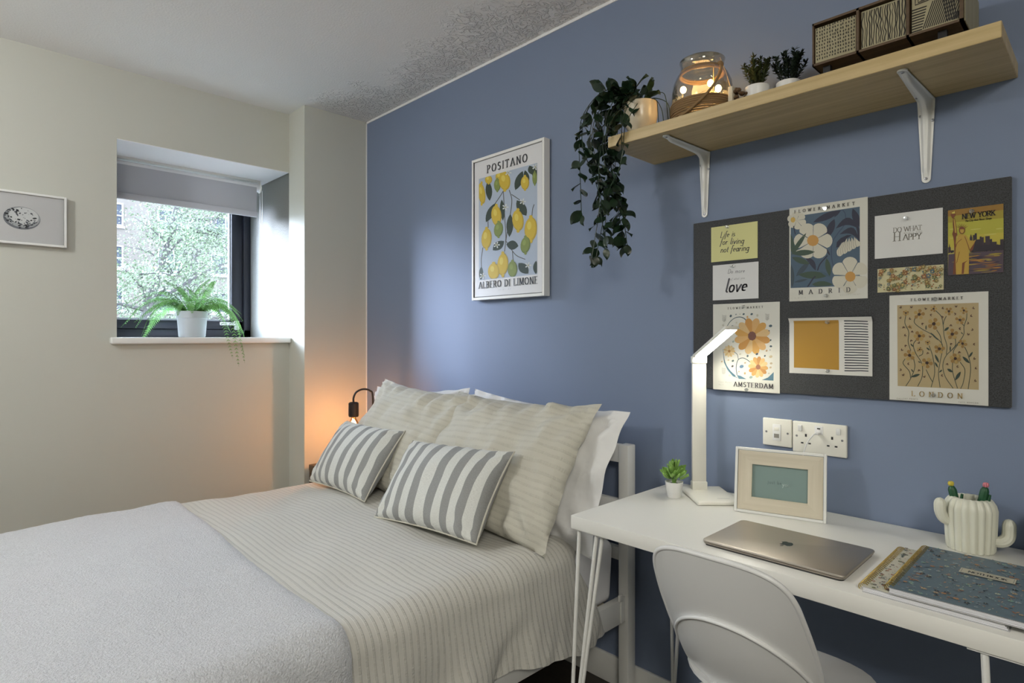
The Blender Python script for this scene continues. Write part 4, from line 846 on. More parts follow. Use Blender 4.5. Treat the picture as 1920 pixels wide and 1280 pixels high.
# trailing plant
tp = thing('trailing_plant', 'trailing dark leafy plant in a cream pot hanging over the shelf end', 'plant', (1.79, 1.187, ZS))
b = MB(); b.lathe([(0, 0), (.034, 0), (.040, .028), (.053, .052), (.059, .082), (.0595, .128), (.055, .130), (.052, .122), (0, .118)], 28); b.build('pot', M_potcream, tp)
b = MB(); lf = []
rnd = random.Random(17)
leaf_me = []
for wv in (.012, .0145):
    q = MB(); n = 6; rows = []
    for i in range(n+1):
        k = i/n; h = wv*abs(math.sin(math.pi*k))**.75*(1.15-.3*k); rows.append([(k*.042, -h, -.002), (k*.042, 0, -.006*k*k*2), (k*.042, h, -.002)])
    q.grid(rows); o = q.build('leaf', M_leafdk, tp); leaf_me.append(o.data); bpy.data.objects.remove(o)
def add_leaf(p, d, sc, par, mesh=None):
    o = link('leaf', mesh or rnd.choice(leaf_me), par); o.location = p
    q = Vector(d).to_track_quat('X', 'Z').to_euler(); o.rotation_euler = q; o.rotation_euler.rotate_axis('X', rnd.uniform(-1, 1)); o.scale = (sc, sc, sc); return o
strands = []
for k in range(11):      # over the free end and the front corner, hanging down
    ex = rnd.uniform(-.17, -.02); ey = rnd.uniform(.045, .135); L_ = rnd.uniform(.12, .40)
    strands.append([(rnd.uniform(-.03, .0), rnd.uniform(.0, .03), .12), (ex*.6, ey*.55, .15+rnd.uniform(0, .03)), (ex, ey, .09), (ex-.01, ey+.012, -.02), (ex+rnd.uniform(-.02, .02), ey+rnd.uniform(-.03, .03), -.02-L_*.5), (ex+rnd.uniform(-.03, .03), ey-rnd.uniform(-.02, .07), -.02-L_)])
strands.append([(-.02, 0, .12), (-.08, -.01, .11), (-.125, -.01, .03), (-.13, -.012, -.06), (-.128, .0, -.12), (-.13, .03, -.17), (-.13, .055, -.22)])
strands.append([(-.02, 0, .12), (-.07, -.03, .10), (-.12, -.02, .02), (-.135, -.02, -.07), (-.135, .0, -.14), (-.13, .035, -.18)])
strands.append([(-.02, 0, .12), (-.1, .03, .08), (-.15, .06, -.05), (-.15, .07, -.2), (-.15, .055, -.30), (-.15, .04, -.39)])
for k in range(4): strands.append([(0, -.02, .12), (rnd.uniform(-.04, .02), -.06, .13), (rnd.uniform(-.06, .0), -.09-.01*k, .06+.02*k), (rnd.uniform(-.07, .0), -.10-.015*k, .02)])
for k in range(14): a = rnd.uniform(0, 6.28); strands.insert(0, [(0, 0, .12), (.025*math.cos(a), .025*math.sin(a)+.01, .145), (.05*math.cos(a)-.01, .055*math.sin(a)+.02, .16+rnd.uniform(-.01, .025))])
nl = 0
for st in strands:
    C_ = catmull(st, 7); b.tube(C_, .0014, 5); ln = sum((C_[i+1]-C_[i]).length for i in range(len(C_)-1)); acc = 0; nxt = .02; side = 1
    for i in range(len(C_)-1):
        acc += (C_[i+1]-C_[i]).length
        if acc > nxt and nl < 288:
            nxt = acc+.021; d = (C_[i+1]-C_[i]).normalized(); o_ = d.orthogonal().normalized(); o_.rotate(Matrix.Rotation(rnd.uniform(0, 6.28), 3, d)); side = -side
            add_leaf(C_[i+1], d*.6+o_, rnd.uniform(.95, 1.45), tp); nl += 1
    add_leaf(C_[-1], (C_[-1]-C_[-2]).normalized(), 1., tp); nl += 1
b.build('stem', M_leafdk, tp)
# jar lantern
jr = thing('jar_lantern', 'round glass jar lantern with fairy lights and rope handle on the shelf', 'lantern', (1.80, .957, ZS))
b = MB(); prof = [(.0, .004), (.080, .004), (.092, .02), (.0965, .06), (.0965, .10), (.092, .132), (.081, .157), (.070, .171), (.067, .182), (.069, .202), (.072, .206), (.069, .208)]
b.lathe(prof, 40); b.lathe([(r-.003, z+.001) for r, z in prof[1:]], 40); b.build('jar', M_jar, jr, ang=60)
b = MB()
for k in range(9): z = .006+k*.0070; r = .090+.0085*min(1, k/4); b.tube([(r*math.cos(a), r*math.sin(a), z) for a in [2*math.pi*i/36 for i in range(37)]], .0034, 6)
b.build('rope_wrap', M_rope, jr)
b = MB()
for z in (.163, .170): b.tube([(.068*math.cos(a), .068*math.sin(a), z) for a in [2*math.pi*i/30 for i in range(31)]], .0042, 6)
b.ball((-.012, -.068, .172), .011); b.build('rope_collar', M_rope, jr)
b = MB(); b.tube(catmull([(-.012, -.068, .172), (-.040, -.085, .14), (-.066, -.082, .10), (-.088, -.060, .058), (-.104, -.018, .022), (-.100, .025, .008)], 6), .0042, 8)
b.build('rope_handle', M_rope, jr)
b = MB(); b.tube(catmull([(.0, -.062, .200), (-.005, -.085, .14), (-.012, -.105, .08), (-.02, -.118, .052)], 6), .001, 5)
rr = random.Random(6); P = [(0, -.04, .19)]+[(.066*math.cos(k*1.9)*rr.uniform(.6, 1), .066*math.sin(k*1.9)*rr.uniform(.6, 1), .05+.022*math.sin(k*1.3)+(.04 if k % 6 == 0 else 0)) for k in range(26)]
b.tube(catmull(P, 4), .0012, 5); b.build('light_wire', M_wire, jr)
for p in ((-.032, .050, .120), (-.032, -.072, .088), (.018, -.020, .136)):
    b = MB(); b.ball(p, .0100, 10, (1, 1, 1.15)); b.build('fairy_bulb', M_bulb, jr)
pl = bpy.data.lights.new('fairy_glow', 'POINT'); pl.energy = .45; pl.color = (1, .60, .25); pl.shadow_soft_size = .03
po = bpy.data.objects.new('fairy_glow', pl); C.objects.link(po); po.location = W3(1.80, .957, ZS+.11)
wb = thing('wooden_block', 'small wooden block with cork chips beside the glass jar', 'block', (1.80, .832, ZS))
MB().box(-.03, .02, .008, .022, 0, .084, .001).build('block', M_frame, wb)
b = MB()
for k in range(40): b.ball((rr.uniform(-.025, .02), rr.uniform(-.030, .006), rr.uniform(.006, .074)), rr.uniform(.005, .009), 5, (1, 1, .8))
b.build('cork_chips', mat('cork chips', (.12, .07, .035), .9), wb)
# small potted herbs
def herb(label, x, y, ph, pr, mm, seed, hh):
    t = thing('potted_herb', label, 'plant', (x, y, ZS), group='small potted herbs on the shelf'); rn = random.Random(seed)
    b = MB(); b.lathe([(0, 0), (pr*.8, 0), (pr, ph-.012), (pr, ph), (pr-.004, ph), (pr-.006, ph-.01), (0, ph-.012)], 26); b.build('pot', M_pot, t)
    b = MB()
    for k in range(17):
        a = rn.uniform(0, 6.28); l = hh*rn.uniform(.65, 1); sp = pr*rn.uniform(.3, 1.5)
        C_ = catmull([(pr*.3*math.cos(a), pr*.3*math.sin(a), ph-.012), (sp*.7*math.cos(a), sp*.7*math.sin(a), ph+l*.5), (sp*math.cos(a), sp*math.sin(a), ph+l)], 8); b.tube(C_, .0008, 4)
        for c in C_[4:]:
            for _ in range(5):
                e = Vector((rn.uniform(-1, 1), rn.uniform(-1, 1), rn.uniform(0, 1))).normalized(); s_ = e.cross(Vector((0, 0, 1))).normalized()*.0028
                b.poly([c, c+e*.007+s_, c+e*.015, c+e*.007-s_])
    b.build('sprigs', mm, t, weld=False)['kind'] = 'stuff'
herb('white potted herb with olive green sprigs nearer the glass jar', 1.82, .784, .076, .036, M_herb, 2, .085)
herb('white potted herb with dark green sprigs nearer the drawer unit', 1.845, .700, .072, .034, M_herb2, 5, .09)
# drawer unit
du = thing('drawer_unit', 'small dark wooden unit with three patterned drawers on the shelf', 'drawers', (1.74, .596, 2.034))
w_, h_, d_ = .337, .118, .20
b = MB(); b.box(0, d_, -.004, 0, 0, h_); b.box(0, d_, -w_, -w_+.008, 0, h_); b.box(0, d_, -w_, 0, 0, .006); b.box(0, d_, -w_, 0, h_-.006, h_); b.box(.19, d_, -w_, 0, 0, h_)
for k in (1, 2): b.box(0, d_, -w_*k/3-.003, -w_*k/3+.003, 0, h_)
b.build('case', M_walnut, du)
b = MB()
for k in range(9): b.box(.004+k*.0215, .024+k*.0215, -w_-.003, -w_, .0, h_, .001, 1)
b.build('side_panel', M_ashside, du)
for yy in (-.03, -w_+.045):
    for xx in (.03, .17): MB().box(xx-.009, xx+.009, yy-.009, yy+.009, -.053, 0).build('foot', M_black, du)
for k in range(3):
    ya = -w_*k/3-.0065; wd = w_/3-.011
    dr = MB().box(.004+.004*(k != 0), .18, ya-wd, ya, .008, h_-(.010 if k else .014), .001, 1).build('drawer', mat('drawer pale wood', (.36, .32, .20), .6), du)
    A = Art(wd, h_-.022, lift=.0004); dk = '1b1712'; rr = random.Random(k+1)
    if k == 0:
        for i in range(15):
            for j in range(10): A.ell(5+i*6.5+rr.uniform(-1, 1), 6+j*9.6+rr.uniform(-1, 1), 1.5, rr.uniform(2.6, 4.1), dk, 7, rr.uniform(-8, 8))
    if k == 1:
        for i in range(19):
            x = 3+i*5.2; y = 2
            A.line([(x+rr.uniform(-1.8, 1.8), 2+j*12) for j in range(9)], (rr.uniform(1.2, 3), rr.uniform(1.2, 3)), dk)
    if k == 2:
        for i in range(16): A.line([(38+i*4.4-14, 98), (38+i*4.4+6, 34)], 2.3, dk, False)
        for i in range(9): A.line([(1, 98-i*7), (22+i*1.2, 98-i*7)], 3, dk, False)
        for i in range(5): A.line([(8+i*6, 2), (8+i*6, 30-i*4), (60, 26-i*5)], 2.6, dk, False)
        for i in range(9): A.line([(60+i*4.6, 2), (72+i*4.6, 96 if i < 5 else 60)], 2.2, dk, False)
        for i in range(5): A.line([(84+i*3.2, 98), (90+i*2, 80)], 2, dk, False)
    p = A.build(dr); p.location = (.004+.004*(k != 0), ya, .010); p.rotation_euler = (R(90), 0, R(-90))

# ================================================================= SOCKETS
pl_ = thing('data_socket', 'white data outlet plate with one port, left of the double socket', 'socket', (XB, .7795, .9755)); pl_.rotation_euler = FACE_X
MB().box(-.046, .046, -.0445, .0445, 0, .011, .003, 3).build('plate', M_cream, pl_)
b = MB(); b.box(-.013, .013, -.026, .027, .010, .0135, .001); b.build('module', M_plastic, pl_)
b = MB(); b.box(-.008, .008, -.017, -.004, .0134, .014); b.build('port', mat('socket shadow', (.25, .24, .22), .6), pl_)
MB().box(-.008, .008, .006, .017, .0135, .0145, .0005).build('label_window', M_cream, pl_)
for x in (-.034, .034): b = MB(); b.lathe([(0, .0112), (.0035, .0112), (.003, .0125), (0, .0125)], 12); o = b.build('screw', M_screw, pl_); o.location = (x, 0, 0)
ds = thing('double_socket', 'white double wall socket with a plugged in charging cable', 'socket', (XB, .6515, .970)); ds.rotation_euler = FACE_X
MB().box(-.0785, .0785, -.049, .049, 0, .012, .0035, 3).build('plate', M_cream, ds)
for s_ in (-1, 1):
    o = MB().box(-.006, .006, -.0095, .0095, .010, .0165, .0015).build('switch', M_plastic, ds); o.location = (s_*.0555, .030, 0); o.rotation_euler = (R(6), 0, 0)
    for (x, y, hw, hh_) in ((s_*.038, .007, .0028, .0045), (s_*.049, -.0175, .0038, .0022), (s_*.027, -.0175, .0038, .0022)):
        MB().box(x-hw, x+hw, y-hh_, y+hh_, .0118, .0123).build('slot', M_black, ds)
    b = MB(); b.lathe([(0, .012), (.0035, .012), (.003, .0132), (0, .0132)], 12); o = b.build('screw', M_screw, ds); o.location = (s_*.066, .003, 0)
MB().box(-.012, .012, .014, .040, .0115, .0135, .0008).build('usb_module', M_plastic, ds)
MB().box(-.0045, .0045, .030, .034, .0134, .0139).build('usb_port', M_black, ds)
MB().box(-.0055, .0055, .015, .022, .012, .034, .0015).build('usb_plug', M_plastic, ds)
ccable = MB(); ccable.tube(catmull([(XB-.034, .6515, .989), (XB-.05, .656, .985), (XB-.048, .675, .955), (XB-.05, .69, .90), (XB-.05, .71, .84), (XB-.04, .74, .78), (XB-.035, .76, .757), (XB-.04, .80, .753), (XB-.05, .88, .753)], 8), .0018, 8)
o = ccable.build('charging_cable', M_plastic); tag(o, 'thin white charging cable running down from the double socket behind the photo frame', 'cable')

# ================================================================= DESK
ZD = .75
dk = thing('desk', 'white desk with hairpin legs standing against the blue wall', 'desk', (0, 0, 0))
MB().box(1.37, 1.962, -.12, 1.155, ZD-.040, ZD, .002, 2).build('desktop', M_desk, dk)
def hairpin(px, py, sx_, sy_):
    b = MB(); f = (px+sx_*.045, py+sy_*.012, ZF+.006)
    b.tube([(px, py, ZD-.04), (px+sx_*.04, py+sy_*.01, ZF+.03), f], .0058, 10)
    for e in ((px, py-sy_*.065), (px-sx_*.012, py-sy_*.078)):
        b.tube([(e[0], e[1], ZD-.04), (f[0]-sx_*.004, f[1], ZF+.03), f], .0058, 10)
    b.box(min(px, px-sx_*.09)-.012, max(px, px-sx_*.09)+.012, min(py, py-sy_*.1)-.012, max(py, py-sy_*.1)+.012, ZD-.044, ZD-.040, .001)
    b.ball(f, .010, 8); b.build('leg', M_white, dk)
hairpin(1.388, 1.136, -1, 1); hairpin(1.90, 1.136, 1, 1); hairpin(1.90, .0, 1, -1)
b = MB(); b.box(1.375, 1.47, .08, .20, ZD-.045, ZD-.04, .001); b.tube([(1.385, .175, ZD-.045), (1.375, .14, ZF+.02)], .0065, 10); b.tube([(1.39, .10, ZD-.045), (1.375, .14, ZF+.02)], .0065, 10); b.tube([(1.46, .10, ZD-.045), (1.375, .14, ZF+.02)], .0065, 10); b.build('leg', M_white, dk)
# chair
ch = thing('desk_chair', 'white moulded plastic chair tucked under the desk', 'chair', (0, 0, 0)); yc = .645
def back_pt(u, t, off=0., sc=1.):
    """u -1..1 across, t 0..1 from the seat to the top"""
    z = .40+.39*t; W_ = .170+.014*math.sin(math.pi*min(1, t*1.15))
    if t > .76: W_ *= max(0, 1-((t-.76)/.24)**3.2*.999)**.26
    x = 1.405-.155*max(0, t)**.9+.030*(1-t)**3; y = yc+u*W_*sc
    x += .080*(abs(y-yc)/.2)**2.2*(1-.62*t)
    z -= .012*(abs(y-yc)/.18)**3*max(0, t-.5)*2
    return Vector((x+off, y, z))
nu, nt_ = 26, 40
ts = [1-(1-k/nt_)**2 for k in range(nt_+1)]
b = MB(); F_ = [[back_pt(-1+2*i/nu, t) for t in ts] for i in range(nu+1)]; Bk = [[back_pt(-1+2*i/nu, t, -.009) for t in ts] for i in range(nu+1)]
vf = b.grid(F_); vb = b.grid(Bk)
ring = lambda V: [V[0][j] for j in range(nt_+1)]+[V[i][nt_] for i in range(1, nu+1)]+[V[nu][j] for j in range(nt_-1, -1, -1)]
ra, rb = ring(vf), ring(vb)
# rolled lip along the rim
for a, c, d, e in zip(ra, ra[1:], rb[1:], rb):
    try: b.bm.faces.new((a, c, d, e))
    except ValueError: pass
b.build('backrest', M_plastic, ch, ang=60)
rim = [v for v in [back_pt(-1, t, -.0045) for t in ts]+[back_pt(-1+2*i/nu, 1, -.0045) for i in range(1, nu)]+[back_pt(1, t, -.0045) for t in ts[::-1]]]
R_ = [rim[0]]
for v in rim[1:]:
    if (v-R_[-1]).length > .006: R_.append(v)
MB().tube(R_, .0062, 8).build('rim', M_plastic, ch, ang=80)
# raised lower shell on the back of the chair, ending in an arched ridge
def arch(u): return .20+.37*(1-abs(u)**2.2)**.6 if abs(u) < 1 else .20
b = MB(); rows = []; nn = 30
for i in range(nn+1):
    u = (-1+2*i/nn)*.96; top = arch(u/.97)
    rows.append([back_pt(u, top*k/12-.02, -.016-.004*math.sin(math.pi*k/12)) for k in range(12)]+[back_pt(u, top+.004, -.017), back_pt(u, top+.010, -.008)])
b.grid(rows); b.build('lower_shell', M_plastic, ch, ang=80)
rd = [back_pt((-1+2*i/40)*.96, arch((-1+2*i/40)*.96/.97), -.016) for i in range(41)]
MB().tube(rd, .0048, 8).build('ridge', M_plastic, ch, ang=80)
b = MB(); nr, na = 14, 44; rows = []; rows2 = []
for i in range(nr+1):
    k = i/nr; row = []
    for j in range(na):
        a = 2*math.pi*j/na; cx_, sx_ = math.cos(a), math.sin(a); q = (abs(cx_)**2.8+abs(sx_)**2.8)**(-1/2.8)
        x = 1.575+.20*k*q*cx_; y = yc+.238*k*q*sx_*(1-.30*max(0, .35-k*q*cx_)/1.35)
        z = .405+.018*k**3-.02*(1-k*k)+(-.018*max(0, cx_)**2*k**4)
        row.append((x, y, z))
    rows.append(row)
b.grid(rows, closev=True); b.grid([[(x, y, z-.009) for x, y, z in r] for r in rows], closev=True)
b.grid([rows[-1], [(x, y, z-.009) for x, y, z in rows[-1]]], closev=True)
b.build('seat', M_plastic, ch, ang=60)
for sx_, sy_ in ((1.44, 1), (1.70, 1), (1.44, -1), (1.70, -1)):
    b = MB(); b.tube([(sx_, yc+sy_*.10, .385), (sx_+(.05 if sx_ > 1.5 else -.06), yc+sy_*.19, .33), (sx_+(.07 if sx_ > 1.5 else -.09), yc+sy_*.21, ZF+.004)], .010, 10); b.build('leg', M_white, ch)

# ---- desk lamp
D_ = thing('desk_lamp', 'slim white folding desk lamp with a lit panel on the desk', 'lamp', (1.885, 1.015, ZD), R(-44.2))
# local x = to the right in plan, local y = away
b = MB(); b.box(-.055, .085, -.165, .035, 0, .014, .006, 3); b.build('base', M_cream, D_)
b = MB(); b.box(.02, .06, -.13, -.126, .0138, .0145); b.build('touch_keys', mat('touch grey', (.55, .55, .54), .4), D_)
b = MB(); b.box(-.026, .026, -.016, .010, .010, .04, .003); b.build('hinge', M_cream, D_)
b = MB(); b.box(-.024, .024, -.010, .004, .03, .452, .003); b.build('arm', M_cream, D_)
b = MB(); b.box(-.026, .026, -.013, .007, .445, .470, .003); b.build('hinge', M_cream, D_)
hd = MB().box(-.025, .025, -.215, .0, .0, .010, .003).build('lamp_head', M_cream, D_)
hd.location = (0, -.005, .465); hd.rotation_euler = (R(-27), 0, R(14))
led = MB().box(-.020, .020, -.205, -.012, -.0012, .0004).build('light_panel', M_led, hd)
# ---- photo frame
pf = thing('photo_frame', 'pale wood photo frame with white edge and grey green card on the desk', 'frame', (1.765, .832, ZD))
ang = math.atan2(.588-.832, 1.83-1.765)
Xd = Vector((math.cos(ang), math.sin(ang), 0)); lean = R(9); out = Xd.cross(Vector((0, 0, 1)))   # faces the camera side
out = -out if out.x > 0 else out
Zd = (out*math.cos(lean)+Vector((0, 0, 1))*math.sin(lean)).normalized(); Yd = Zd.cross(Xd)
pf.rotation_euler = Matrix((Xd, Yd, Zd)).transposed().to_euler()
FW, FH = .252, .196
b = MB()
for a in ((0, .008, 0, FH), (FW-.008, FW, 0, FH), (.008, FW-.008, 0, .008), (.008, FW-.008, FH-.008, FH)): b.box(*a, -.016, .004, .001, 1)
b.build('outer_frame', M_white, pf)
mw = .040; i0, i1, j0, j1 = .009, FW-.009, .009, FH-.009
for pts, mm in (([(i0, j0), (i1, j0), (i1-mw, j0+mw), (i0+mw, j0+mw)], M_frame), ([(i0, j1), (i0+mw, j1-mw), (i1-mw, j1-mw), (i1, j1)], M_frame), ([(i0, j0), (i0+mw, j0+mw), (i0+mw, j1-mw), (i0, j1)], M_frame2), ([(i1, j0), (i1, j1), (i1-mw, j1-mw), (i1-mw, j0+mw)], M_frame2)):
    MB().prism(pts, Matrix.Translation((0, 0, -.010)), .012).build('moulding', mm, pf)
MB().box(.03, FW-.03, .03, FH-.03, -.014, -.008).build('card', mat('grey green card', (.23, .32, .31), .25), pf)
A = Art(FW, FH, lift=-.0078); A.text('just be', (37, 52), (52, 52), 5, '5f7272', .12, .08, 0, False); A.text('you', (53, 54), (61, 54), 6, 'a9bcbb', .14, .1, .15, False); A.build(pf)
b = MB(); b.prism([(FW*.4, .0), (FW*.6, .0), (FW*.55, .15), (FW*.45, .15)], Matrix.Translation((0, .0, -.016)) @ Matrix.Rotation(R(18), 4, 'X') @ Matrix.Translation((0, .0, -.004)), .003); o = b.build('easel_back', M_walnut, pf); 
bpy.data.objects.remove(o)
b = MB(); b.poly([(FW*.42, .14, -.016), (FW*.58, .14, -.016), (FW*.6, .01, -.052), (FW*.4, .01, -.052)]); b.poly([(FW*.4, .01, -.054), (FW*.6, .01, -.054), (FW*.58, .14, -.018), (FW*.42, .14, -.018)]); b.build('easel_back', M_walnut, pf)
# ---- succulent
su = thing('potted_succulent', 'small green succulent in a white pot on the desk beside the lamp', 'plant', (1.775, 1.045, ZD))
b = MB(); b.lathe([(0, 0), (.021, 0), (.023, .004), (.029, .048), (.030, .052), (.027, .052), (.026, .046), (0, .044)], 28); b.build('pot', M_pot, su)
b = MB(); b.lathe([(0, .046), (.026, .0445)], 20); b.build('soil', M_soil, su)
q = MB(); rows = []
for i in range(7):
    k = i/6; h = .0085*abs(math.sin(math.pi*min(1, .12+k*.88)))**.8; rows.append([(k*.034, -h, .003*k+.004*k*k), (k*.034, 0, -.002+.004*k*k), (k*.034, h, .003*k+.004*k*k)])
q.grid(rows); o = q.build('leaf', M_leaf, su); sm = o.data; bpy.data.objects.remove(o)
rnd = random.Random(2)
for k in range(54):
    a = k*2.4; ring_ = k/54; el = R(78-62*ring_+rnd.uniform(-8, 8)); rr_ = .004+.016*ring_; z = .062+.028*(1-ring_)*rnd.uniform(.3, 1.2)+rnd.uniform(-.006, .01)
    add_leaf((rr_*math.cos(a), rr_*math.sin(a), z), (math.cos(a)*math.cos(el), math.sin(a)*math.cos(el), math.sin(el)), rnd.uniform(.8, 1.15), su, sm)
b = MB()
for k in range(8): a = k*.785; b.tube([(.004*math.cos(a), .004*math.sin(a), .044), (.012*math.cos(a), .012*math.sin(a), .08)], .0016, 5)
b.build('stem', M_leaf, su)
# ---- laptop
lt = thing('laptop', 'closed champagne grey laptop with a dark fruit emblem on the desk', 'laptop', (1.535, .587, ZD), R(0))
def rslab(w2, d2, z0, z1, r, n=6, inset=0.):
    P = []
    for cx_, cy_, a0 in ((w2-r, d2-r, 0), (-w2+r, d2-r, 90), (-w2+r, -d2+r, 180), (w2-r, -d2+r, 270)): P += arcp(cx_, cy_, r, r, a0, a0+90, n)
    return P
P = rslab(.118, .168, 0, 0, .012)
def slab(P, zs, name, mm, par):
    b = MB(); rows = [[(x*s_, y*s_, z) for x, y in P] for s_, z in zs]; V = b.grid(rows, closev=True)
    b.bm.faces.new(V[0][::-1]); b.bm.faces.new(V[-1]); return b.build(name, mm, par, ang=50)
slab(P, [(.955, .002), (.985, .0045), (.992, .0075)], 'base', M_brushed, lt)
slab(P, [(.992, .0085), (1, .0095), (1, .0125), (.996, .0138), (.985, .0145)], 'lid', M_brushed, lt)
slab(P, [(.97, .0), (.97, .0095)], 'seam', mat('dark seam', (.03, .03, .03), .5), lt)
b = MB(); em = [(x*.0145, y*.0165) for x, y in ((0, .62), (.28, .78), (.62, .80), (.92, .60), (.72, .38), (.66, .08), (.78, -.22), (1.0, -.38), (.86, -.72), (.60, -1.02), (.36, -1.05), (.14, -.95), (-.1, -.95), (-.34, -1.05), (-.58, -1.0), (-.84, -.66), (-1.0, -.2), (-.98, .24), (-.8, .6), (-.5, .8), (-.22, .76))]
Me = Matrix.Translation((0, 0, .0143)) @ Matrix.Rotation(R(90), 4, 'Z')
b.prism(em, Me, .0004)
b.prism([(x*.0145, y*.0165) for x, y in ((.02, .92), (.06, 1.18), (.24, 1.42), (.46, 1.5), (.44, 1.22), (.26, .98))], Me, .0004)
b.build('emblem', mat('mirror black emblem', (.02, .022, .022), .15), lt)
# ---- notebooks
def coil(par, x0_, x1_, y_, z_, r, n):
    b = MB(); step = (x1_-x0_)/n
    for k in range(n):
        for d in (0, .0022):
            x = x0_+step*(k+.5)+d; b.tube([(x, y_+r*math.cos(a)*1.15, z_+r*math.sin(a)) for a in [R(-40+i*26) for i in range(11)]], .0007, 5)
    o = b.build('wire_binding', M_gold, par); o['kind'] = 'stuff'
def notebook(label, x0_, x1_, ysp, y_end, z0, cover, seed, art, pages=.011):
    t = thing('notebook', label, 'notebook', (x0_, ysp, z0), group='spiral notebooks on the desk')
    w_, l_ = ysp-y_end, x1_-x0_
    MB().box(0, l_, -w_, -.006, 0, .0012).build('back_cover', mat('notebook back', (.5, .5, .52), .6), t)
    b = MB()
    for k in range(4): b.box(.003+.0006*(k % 2), l_-.003, -w_+.003+.002*k, -.007, .0014+k*pages/4, .0010+(k+1)*pages/4)
    b.build('pages', M_paper, t)
    MB().box(0, l_, -w_, -.006, pages+.0012, pages+.0022, .0004, 1).build('cover', cover, t)
    A = Art(w_-.006, l_, lift=.0002); A.step = .0000012; art(A, random.Random(seed), w_, l_); o = A.build(t)
    o.location = (0, -.006, pages+.0024); o.rotation_euler = (0, 0, R(-90))
    coil(t, .006, l_-.006, -.006, pages*.55+.001, pages*.62+.002, int(l_/.0105)); return t
def art_cream(A, r, w_, l_):
    for k in range(260):
        x, y = r.uniform(3, 97)*.30+3, r.uniform(1, 99); c = r.choice(['8f5a48', '5e7070', '37404c', '9c6a52', '6f7a5a'])
        if k % 3 == 0: A.flower(x, y, r.uniform(1.2, 2.), 5, [c], .8, 'b09a70', .3, .8)
        elif k % 3 == 1: A.leaf(x, y, x+r.uniform(-3, 3), y+r.uniform(-2.6, 2.6)+.1, .9, c)
        else: A.ell(x, y, .5, .4, c, 6)
def art_blue(A, r, w_, l_):
    for k in range(620):
        x, y = r.uniform(4, 97), r.uniform(1.5, 98); c = r.choice(['a5714f', 'b5835c', '37434f', '2c3844', 'a9b3a2', '7fa39a', '6b6c72', 'b59c80', '8a9aa4'])
        if k % 5 == 0: A.flower(x, y, r.uniform(1.2, 2.1), 5, [c], .8, '9a8a6a', .3, .75)
        elif k % 5 < 3: A.leaf(x, y, x+r.uniform(-4, 4), y+r.uniform(-3, 3)+.1, r.uniform(.6, 1.2), c)
        else: A.ell(x, y, r.uniform(.4, .8), r.uniform(.3, .6), c, 6)
    A.step = .000004; A.L = 400
    A.rect(35, 33, 73, 43, 'b9b4a0'); A.rect(36, 33.8, 72, 42.2, '8b8c84'); A.rect(36.5, 34.1, 71.5, 41.9, 'b9b4a0'); A.text('NOTEBOOK', (41, 40.0), (67.5, 40.0), 3.6, '4a4a4c', .18, .07)
notebook('cream flowered spiral notebook lying under the blue one', 1.395, 1.722, .385, .140, ZD, mat('cream cover', (.58, .56, .46), .5), 4, art_cream)
notebook('blue patterned spiral notebook lettered NOTEBOOK on top of the cream one', 1.390, 1.728, .336, .085, ZD+.0140, mat('dusty blue cover', (.115, .165, .20), .45), 9, art_blue)
# ---- cactus vase and pens
def ribbed_arm(par, pts, rad, name, mm, n=40, ribs=11):
    C_ = catmull(pts, 8); b = MB(); m_ = len(C_); rows = []; t0 = (C_[1]-C_[0]).normalized(); a_ = t0.cross(Vector((.3, .2, 1))).normalized()
    for i, p in enumerate(C_):
        t = (C_[min(i+1, m_-1)]-C_[max(i-1, 0)]).normalized(); a_ = (a_-t*a_.dot(t)).normalized(); b_ = t.cross(a_); k = i/(m_-1)
        r = rad*(.85+.15*min(1, k*3))*(math.sqrt(max(0, 1-((k-.78)/.22)**2)) if k > .78 else 1)
        rows.append([p+(a_*math.cos(2*math.pi*j/n)+b_*math.sin(2*math.pi*j/n))*r*(1+.07*abs(math.cos(ribs*math.pi*j/n))*2-.07) for j in range(n)])
    b.grid(rows, closev=True); return b.build(name, mm, par, ang=60)
def cactus(label, x, y, mm, holes=True):
    t = thing('cactus_vase', label, 'vase', (x, y, ZD), R(-44)); rb = 18
    fr = lambda a, z: 1+.055*(abs(math.cos(rb/2*a))*2-1.2)
    b = MB(); b.lathe([(0, .0), (.046, .0), (.049, .004), (.051, .04), (.053, .09), (.0535, .104), (.050, .118), (.044, .128), (.037, .1315), (.033, .130), (.032, .122), (.032, .03), (0, .028)], 144, fr=fr); b.build('body', mm, t, ang=60)
    ribbed_arm(t, [(-.042, .01, .066), (-.058, .01, .074), (-.068, .01, .090), (-.070, .01, .108), (-.069, .01, .128)], .0125, 'arm', mm)
    ribbed_arm(t, [(.034, -.028, .028), (.050, -.036, .030), (.062, -.040, .042), (.064, -.041, .066), (.063, -.041, .088)], .0135, 'arm', mm)
    return t
cv = cactus('cream ribbed cactus shaped vase holding two pens on the desk', 1.874, .265, M_vase)
cactus('grey green cactus shaped vase at the right edge of the picture', 1.874, .088, M_greyvase)
